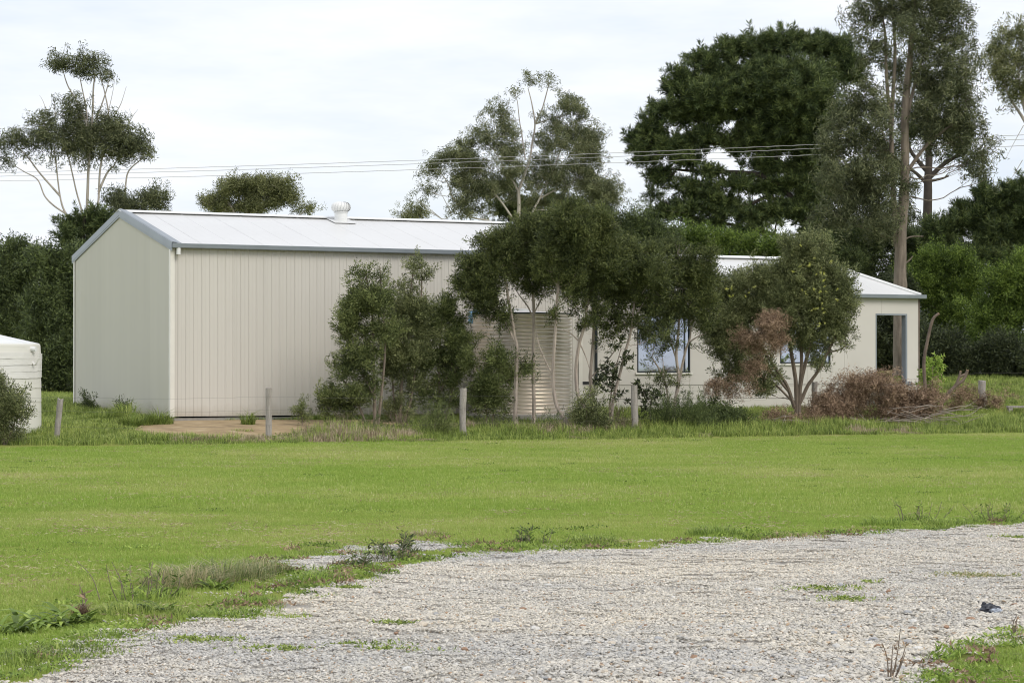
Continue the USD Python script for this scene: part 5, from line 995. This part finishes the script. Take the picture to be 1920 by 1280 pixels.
def weed(label, px, py, kind, h, seed, mat='weed_leaf', rad=.12, cat='weed', n=None):
    """a weed rooted where the photo shows it"""
    r = np.random.default_rng(seed); b = on_ground(px, py)
    t = thing('weed', b, label, cat)
    if kind == 'rosette':                                    # broad leaves lying out from the root
        n = int((n or 26) * 1.7); a = r.random(n) * 6.28; L = h * (1.0 + .8 * r.random(n)); el = .15 + .7 * r.random(n); ms = []
        for k in range(n):
            d = np.array([math.cos(a[k]), math.sin(a[k]), 0]); s = np.array([-d[1], d[0], 0]); q = [b + d * .02 * r.random() + (r.random() - .5) * rad * s]
            for u in (.35, .7, 1.0): q.append(q[0] + d * L[k] * u + UP * L[k] * (el[k] * 1.3 * u - .6 * u * u))
            w = [.10, .20, .15, .02]; w = [x * L[k] * .36 for x in w]
            P0 = [p + s * x for p, x in zip(q, w)]; P1 = [p - s * x + UP * .2 * x for p, x in zip(q, w)]
            ms.append(quads(P0, P1))
        part(t, 'leaves', join(ms), mat)
    elif kind == 'tuft':
        v, f = blades(int((n or 160) * 1.6), rad, h, .006, 1.3, r, .6, .75); part(t, 'blades', (v + b, f), mat)
    elif kind == 'stalk':                                    # upright stems with small leaves
        m = n or 7; P, D = [], []
        for k in range(m):
            o = np.array([r.normal() * rad * .45, r.normal() * rad * .3, 0]); tip = b + o * 1.6 + UP * h * (.55 + .5 * r.random())
            c = curve([b + o, (b + o + tip) / 2 + r.normal(size=3) * .02, tip], 4); part(t, 'stem', tube(c, .004, .002, sides=5), 'twig_brown')
            q = c[r.integers(1, len(c), 10)]; P.append(q + r.normal(size=q.shape) * .012); D.append(np.c_[r.normal(size=(10, 2)), .4 + .3 * r.random(10)])
        P, D = np.vstack(P), np.vstack(D); v, f = kites(P, D, .03 + .05 * r.random(len(P)), .016, r); part(t, 'leaves', (v, f), mat)
        v, f = blades(150, rad * 1.1, h * .5, .007, 1.2, r, .5, .7); part(t, 'blades', (v + b, f), mat)
    return t
W = [('wide dark green dock weed with strap leaves at the left edge of the gravel', 85, 1172, 'rosette', .16, 'weed_leaf', .35, 44),
     ('second strap-leaved dock weed, lying right of the widest one', 140, 1168, 'rosette', .14, 'weed_leaf', .22, 30),
     ('dock weed cut off by the left edge of the frame', 8, 1186, 'rosette', .15, 'weed_leaf', .28, 34),
     ('thin dead upright stalk standing beside the dock weeds', 152, 1155, 'stalk', .22, 'dead_leaf', .05, 2),
     ('tall thistle-like weed with a spire, tallest at the gravel edge', 262, 1128, 'stalk', .27, 'weed_leaf', .22, 9),
     ('low tangled weed at the foot of the spire weed, to its right', 292, 1120, 'stalk', .20, 'weed_leaf', .22, 10),
     ('soft mound of fine grass with pinkish seed heads, left half', 345, 1098, 'tuft', .19, 'seed_grass', .34, 520),
     ('soft mound of fine grass with pinkish seed heads, right half', 425, 1088, 'tuft', .19, 'seed_grass', .36, 520),
     ('small fine grass mound trailing right of the pinkish seed heads', 490, 1075, 'tuft', .15, 'seed_grass', .26, 320),
     ('bright leafy weed in front of the pinkish grass mound', 405, 1103, 'rosette', .11, 'weed_leaf', .22, 30),
     ('flat green weed mat below the spire weed', 255, 1150, 'tuft', .09, 'tall_grass', .30, 320),
     ('flat leafy weed lying on the gravel margin right of the weed mat', 300, 1146, 'rosette', .10, 'weed_leaf', .18, 26),
     ('small weed clump nearest the lower left corner', 60, 1240, 'tuft', .08, 'tall_grass', .34, 340),
     ('bright creeping weed on the gravel right of the lower left corner', 130, 1226, 'tuft', .07, 'tall_grass', .30, 300),
     ('low creeping weed on the gravel between the corner and the flat mats', 200, 1196, 'tuft', .07, 'weed_leaf', .28, 280),
     ('green mat of weed at the gravel edge, lowest of the middle group', 425, 1156, 'tuft', .07, 'weed_leaf', .24, 240),
     ('green mat of weed at the gravel edge, above the lowest', 470, 1132, 'tuft', .07, 'weed_leaf', .26, 260),
     ('dark weed clump on the green strip below the white gravel streak', 600, 1092, 'tuft', .10, 'weed_leaf', .26, 260),
     ('leafy weed on the green strip, right of the white gravel streak', 668, 1062, 'stalk', .14, 'hedge_leaf', .16, 8),
     ('dark upright weed clump with reddish stems on the green strip', 742, 1050, 'stalk', .17, 'hedge_leaf', .24, 14),
     ('spiky weed stem at the right end of the green strip', 768, 1036, 'stalk', .18, 'hedge_leaf', .10, 5),
     ('pale dry grass clump lying on the lawn above the green strip', 800, 1003, 'tuft', .07, 'dry_grass', .22, 150),
     ('small upright weed on the lawn edge, centre', 976, 1018, 'stalk', .17, 'hedge_leaf', .07, 4),
     ('bushy weed just right of the small upright weed', 1012, 1020, 'stalk', .13, 'weed_leaf', .18, 8),
     ('dark leafy tuft at the lawn edge right of centre', 1110, 1018, 'tuft', .10, 'tall_grass', .26, 240),
     ('dark green tuft at the lawn edge before the round shrub', 1340, 1003, 'tuft', .13, 'weed_leaf', .28, 260),
     ('reddish brown weed patch on the gravel margin', 1490, 1010, 'tuft', .07, 'dead_leaf', .50, 260),
     ('dark green tuft at the lawn edge, left of the twin tufts', 1655, 985, 'tuft', .13, 'weed_leaf', .22, 220),
     ('tall leafy tuft at the lawn edge on the right, left of the pair', 1715, 978, 'stalk', .22, 'weed_leaf', .22, 12),
     ('leafy tuft at the lawn edge, rightmost', 1865, 976, 'stalk', .20, 'weed_leaf', .26, 12),
     ('tuft trailing along the gravel between the right-hand leafy tufts', 1770, 985, 'tuft', .10, 'tall_grass', .30, 240)]
for i, (l, px, py, k, h, m, rad, n) in enumerate(W): weed(l, px, py, k, h, 400 + i, m, rad, n=n)
MATS = [('long green weed patch in the middle of the gravel, upper part', 1555, 1108, .20, .05), ('long green weed patch in the middle of the gravel, lower part', 1598, 1128, .16, .05), ('round brownish-green weed patch on the right of the gravel', 1828, 1082, .24, .035),
        ('tiny weed patch on the gravel above the long patch', 1640, 1094, .07, .03), ('flat weed patch low on the left of the gravel', 680, 1213, .15, .03), ('small flat weed patch left of centre on the gravel', 742, 1172, .09, .03), ('weed patch beside the flat one low on the gravel, to its right', 735, 1222, .09, .03),
        ('pale weed patch on the gravel nearest the mats at left', 375, 1203, .20, .03), ('thin weed patch low on the left gravel', 520, 1220, .15, .03), ('weed patch on the gravel below the green strip', 655, 1105, .10, .03), ('weed patch at the far right of the gravel', 1900, 1010, .14, .03), ('small weed patch near the bottom centre', 800, 1226, .08, .03)]
for i, (l, px, py, rad, h) in enumerate(MATS):
    r = np.random.default_rng(500 + i); b = on_ground(px, py); t = thing('weed_patch', b, l, 'weed patch')
    n = int(2600 * rad); q = r.normal(size=(n, 2)) * [rad * .75, rad * .42]; q += .3 * rad * np.c_[meshkit.noise(np.c_[q * 14, np.zeros(n)], 3) - .5, meshkit.noise(np.c_[q * 14, np.ones(n) * 9], 3) - .5]
    q = q[meshkit.noise(np.c_[q * 11, np.zeros(n)], i) > .30]; n = len(q)
    P = np.c_[q + b[:2], np.zeros(n)]; P[:, 2] = ground_h(P[:, 0], P[:, 1]) + .008 + h * .5 * r.random(n)
    v, f = kites(P, np.c_[r.normal(size=(n, 2)), .25 + .5 * r.random(n)], .018 + .022 * r.random(n), .010, r)
    part(t, 'leaves', (v, f), 'tall_grass' if i != 2 else 'seed_grass')
# bare stalks at the bottom right
def dead_stalk(label, px, py, d_h, seed, n, spread):
    r = np.random.default_rng(seed); b = on_ground(px, py); t = thing('dead_stalk', b, label, 'weed stalk')
    for k in range(n):
        h = d_h * (1 if k == 0 else r.uniform(.35, .9)); o = np.array([r.normal() * spread, r.normal() * spread, 0]); tip = b + o * 2.2 + [spread * (1.2 if k == 0 else 0), 0, h]
        part(t, 'stem', tube(curve([b + o * .5, (b + tip) / 2 + o * .3 + r.normal(size=3) * .01, tip], 5), .0045, .0022, sides=5), 'twig_brown')
        P = np.array([b + (tip - b) * u for u in r.uniform(.2, 1, 7)]); v, f = kites(P, r.normal(size=(7, 3)) + [0, 0, .5], .02 + .02 * r.random(7), .010, r); part(t, 'leaves', (v, f), 'dead_leaf')
    return t
dead_stalk('tall bare dark weed stalk at the bottom of the frame, right of centre', 1668, 1276, .27, 601, 6, .018)
dead_stalk('thin bare weed stalk near the crumpled dark rag, at the right edge', 1900, 1192, .13, 602, 3, .008)
# crumpled dark rag on the gravel
b = on_ground(1855, 1150); rr = np.random.default_rng(603)
rag = thing('rag', b, 'crumpled dark plastic rag with a pale blue-grey fold lying on the gravel', 'litter')
m = trimesh.creation.icosphere(3); v = np.array(m.vertices); nn = meshkit.fbm(v * 2.3 + 5, 4, 3)[:, None]; v = v * (.45 + 1.1 * nn) * [.062, .05, .035]; v[:, 2] = np.maximum(v[:, 2] + .018, .0)
part(rag, 'sheet', (v + b + [0, 0, .012], m.faces), 'litter_dark', smooth=25)
v = np.array(m.vertices); nn = meshkit.fbm(v * 2.9 + 11, 4, 5)[:, None]; v = v * (.4 + 1.1 * nn) * [.04, .035, .018]; v[:, 2] = np.maximum(v[:, 2] + .014, 0)
part(rag, 'fold', (v + b + [.03, -.045, .012], m.faces), 'litter_grey', smooth=25)
part(rag, 'corner', (np.array(m.vertices) * [.018, .016, .03] * (.6 + .8 * meshkit.fbm(np.array(m.vertices) * 3, 3, 8)[:, None]) + b + [-.035, .01, .05], m.faces), 'litter_dark', smooth=25)

# gravel: stones
def stones(n, half, r0, r1, rng, flat=.6):
    vs, fs, k = [], [], 0
    ico = trimesh.creation.icosahedron(); iv, jf = np.array(ico.vertices), np.array(ico.faces)
    rad = r0 + (r1 - r0) * rng.random(n) ** 2.2; xy = (rng.random((n, 2)) - .5) * 2 * half
    q = iv[None] * (.72 + .5 * rng.random((n, 12, 1))) * rad[:, None, None] * np.stack([.8 + .6 * rng.random(n), .8 + .5 * rng.random(n), flat * (.8 + .5 * rng.random(n))], 1)[:, None]
    a = rng.random(n) * 6.28; c, s = np.cos(a)[:, None], np.sin(a)[:, None]
    x, y = q[..., 0] * c - q[..., 1] * s, q[..., 0] * s + q[..., 1] * c; tl = rng.normal(size=(n, 1)) * .3
    z = q[..., 2] + tl * x
    v = np.stack([x + xy[:, :1], y + xy[:, 1:], z + rad[:, None] * .25], -1).reshape(-1, 3)
    return v, (np.arange(n)[:, None, None] * 12 + jf[None]).reshape(-1, 3)
gp_ = field(10.5, 25.0, .23, 1.8, .4)
gb = sdist(spoints(gp_), GRAVEL.boundary); gs = np.where(in_(GRAVEL, gp_), gb, -gb)
wv = (meshkit.noise(np.c_[gp_ * 1.7, np.zeros(len(gp_))], 3) - .5) * .3
gp_ = gp_[gs > np.where(gp_[:, 0] > 1.8, -.10, np.where(gp_[:, 1] < 14.5, -.08, .02)) + wv]
fine = [stones(330, .18, .004, .0115, np.random.default_rng(230 + i)) for i in range(5)]
coarse = [stones(260, .18, .005, .0165, np.random.default_rng(240 + i), .55) for i in range(4)]
big_zone = np.clip(1.15 - np.hypot((gp_[:, 0] - 2.6) / 2.6, (gp_[:, 1] - 12.5) / 3.2), 0, 1)      # coarser towards the near right corner
isc = rg.random(len(gp_)) < big_zone * 1.2
for nm, pr, sel, lb in (('loose_gravel', fine, ~isc, 'fine pale gravel'), ('loose_gravel', coarse, isc, 'coarser pale stones')):
    q = gp_[sel]; n = len(q); pz = lay(q) + [0, 0, .010]
    scatter(numbered(road, nm), pr, 'gravel_stone', pz, upright(n), rg.random(n) * 6.28, np.full(n, 1.0), rg, label=lb)
# loose stones thin out into the grass margin
mp = field(11, 22, .35, .5); mb = sdist(spoints(mp), ROAD.boundary); ms_ = np.where(in_(ROAD, mp), mb, -mb)
mp = mp[(ms_ < .05) & (ms_ > -.85) & (mp[:, 0] < 1.5) & (rg.random(len(mp)) < .6 + ms_ * .5)]
thin = [stones(34, .22, .005, .014, np.random.default_rng(250 + i)) for i in range(4)]
scatter(numbered(road, 'loose_gravel'), thin, 'gravel_stone', lay(mp) + [0, 0, .004], upright(len(mp)), rg.random(len(mp)) * 6.28, np.full(len(mp), 1.0), rg, label='scattered stones in the grass margin')
# the largest single stones
variants = [trimesh.creation.icosphere(1) for _ in range(1)]
iv, jf = np.array(variants[0].vertices), np.array(variants[0].faces); rs = np.random.default_rng(260); made = 0
while made < 300:
    px, py = rs.uniform(700, 1920), 1290 - 190 * rs.random() ** 1.6
    if rs.random() > .25 + .75 * (px - 700) / 1220: continue
    b = on_ground(px, py)
    if not contains_xy(ROAD, b[0], b[1]): continue
    made += 1; r = .011 + .017 * rs.random() ** 2.5
    q = iv * (.70 + .55 * meshkit.noise(iv * 1.6 + rs.random(3) * 50, made)[:, None]) * r * [rs.uniform(.9, 1.5), rs.uniform(.8, 1.2), rs.uniform(.45, .75)]
    a = rs.random() * 6.28; q = q @ np.array([[math.cos(a), -math.sin(a), 0], [math.sin(a), math.cos(a), 0], [0, 0, 1]]).T
    part(road, 'stone', (q + b + [0, 0, .012 + r * .25], jf), ['stone_pale', 'stone_cream', 'stone_grey', 'stone_brown'][min(3, int(rs.random() ** 1.1 * 3.6))] if 'stone_pale' in MAT else 'gravel_stone')
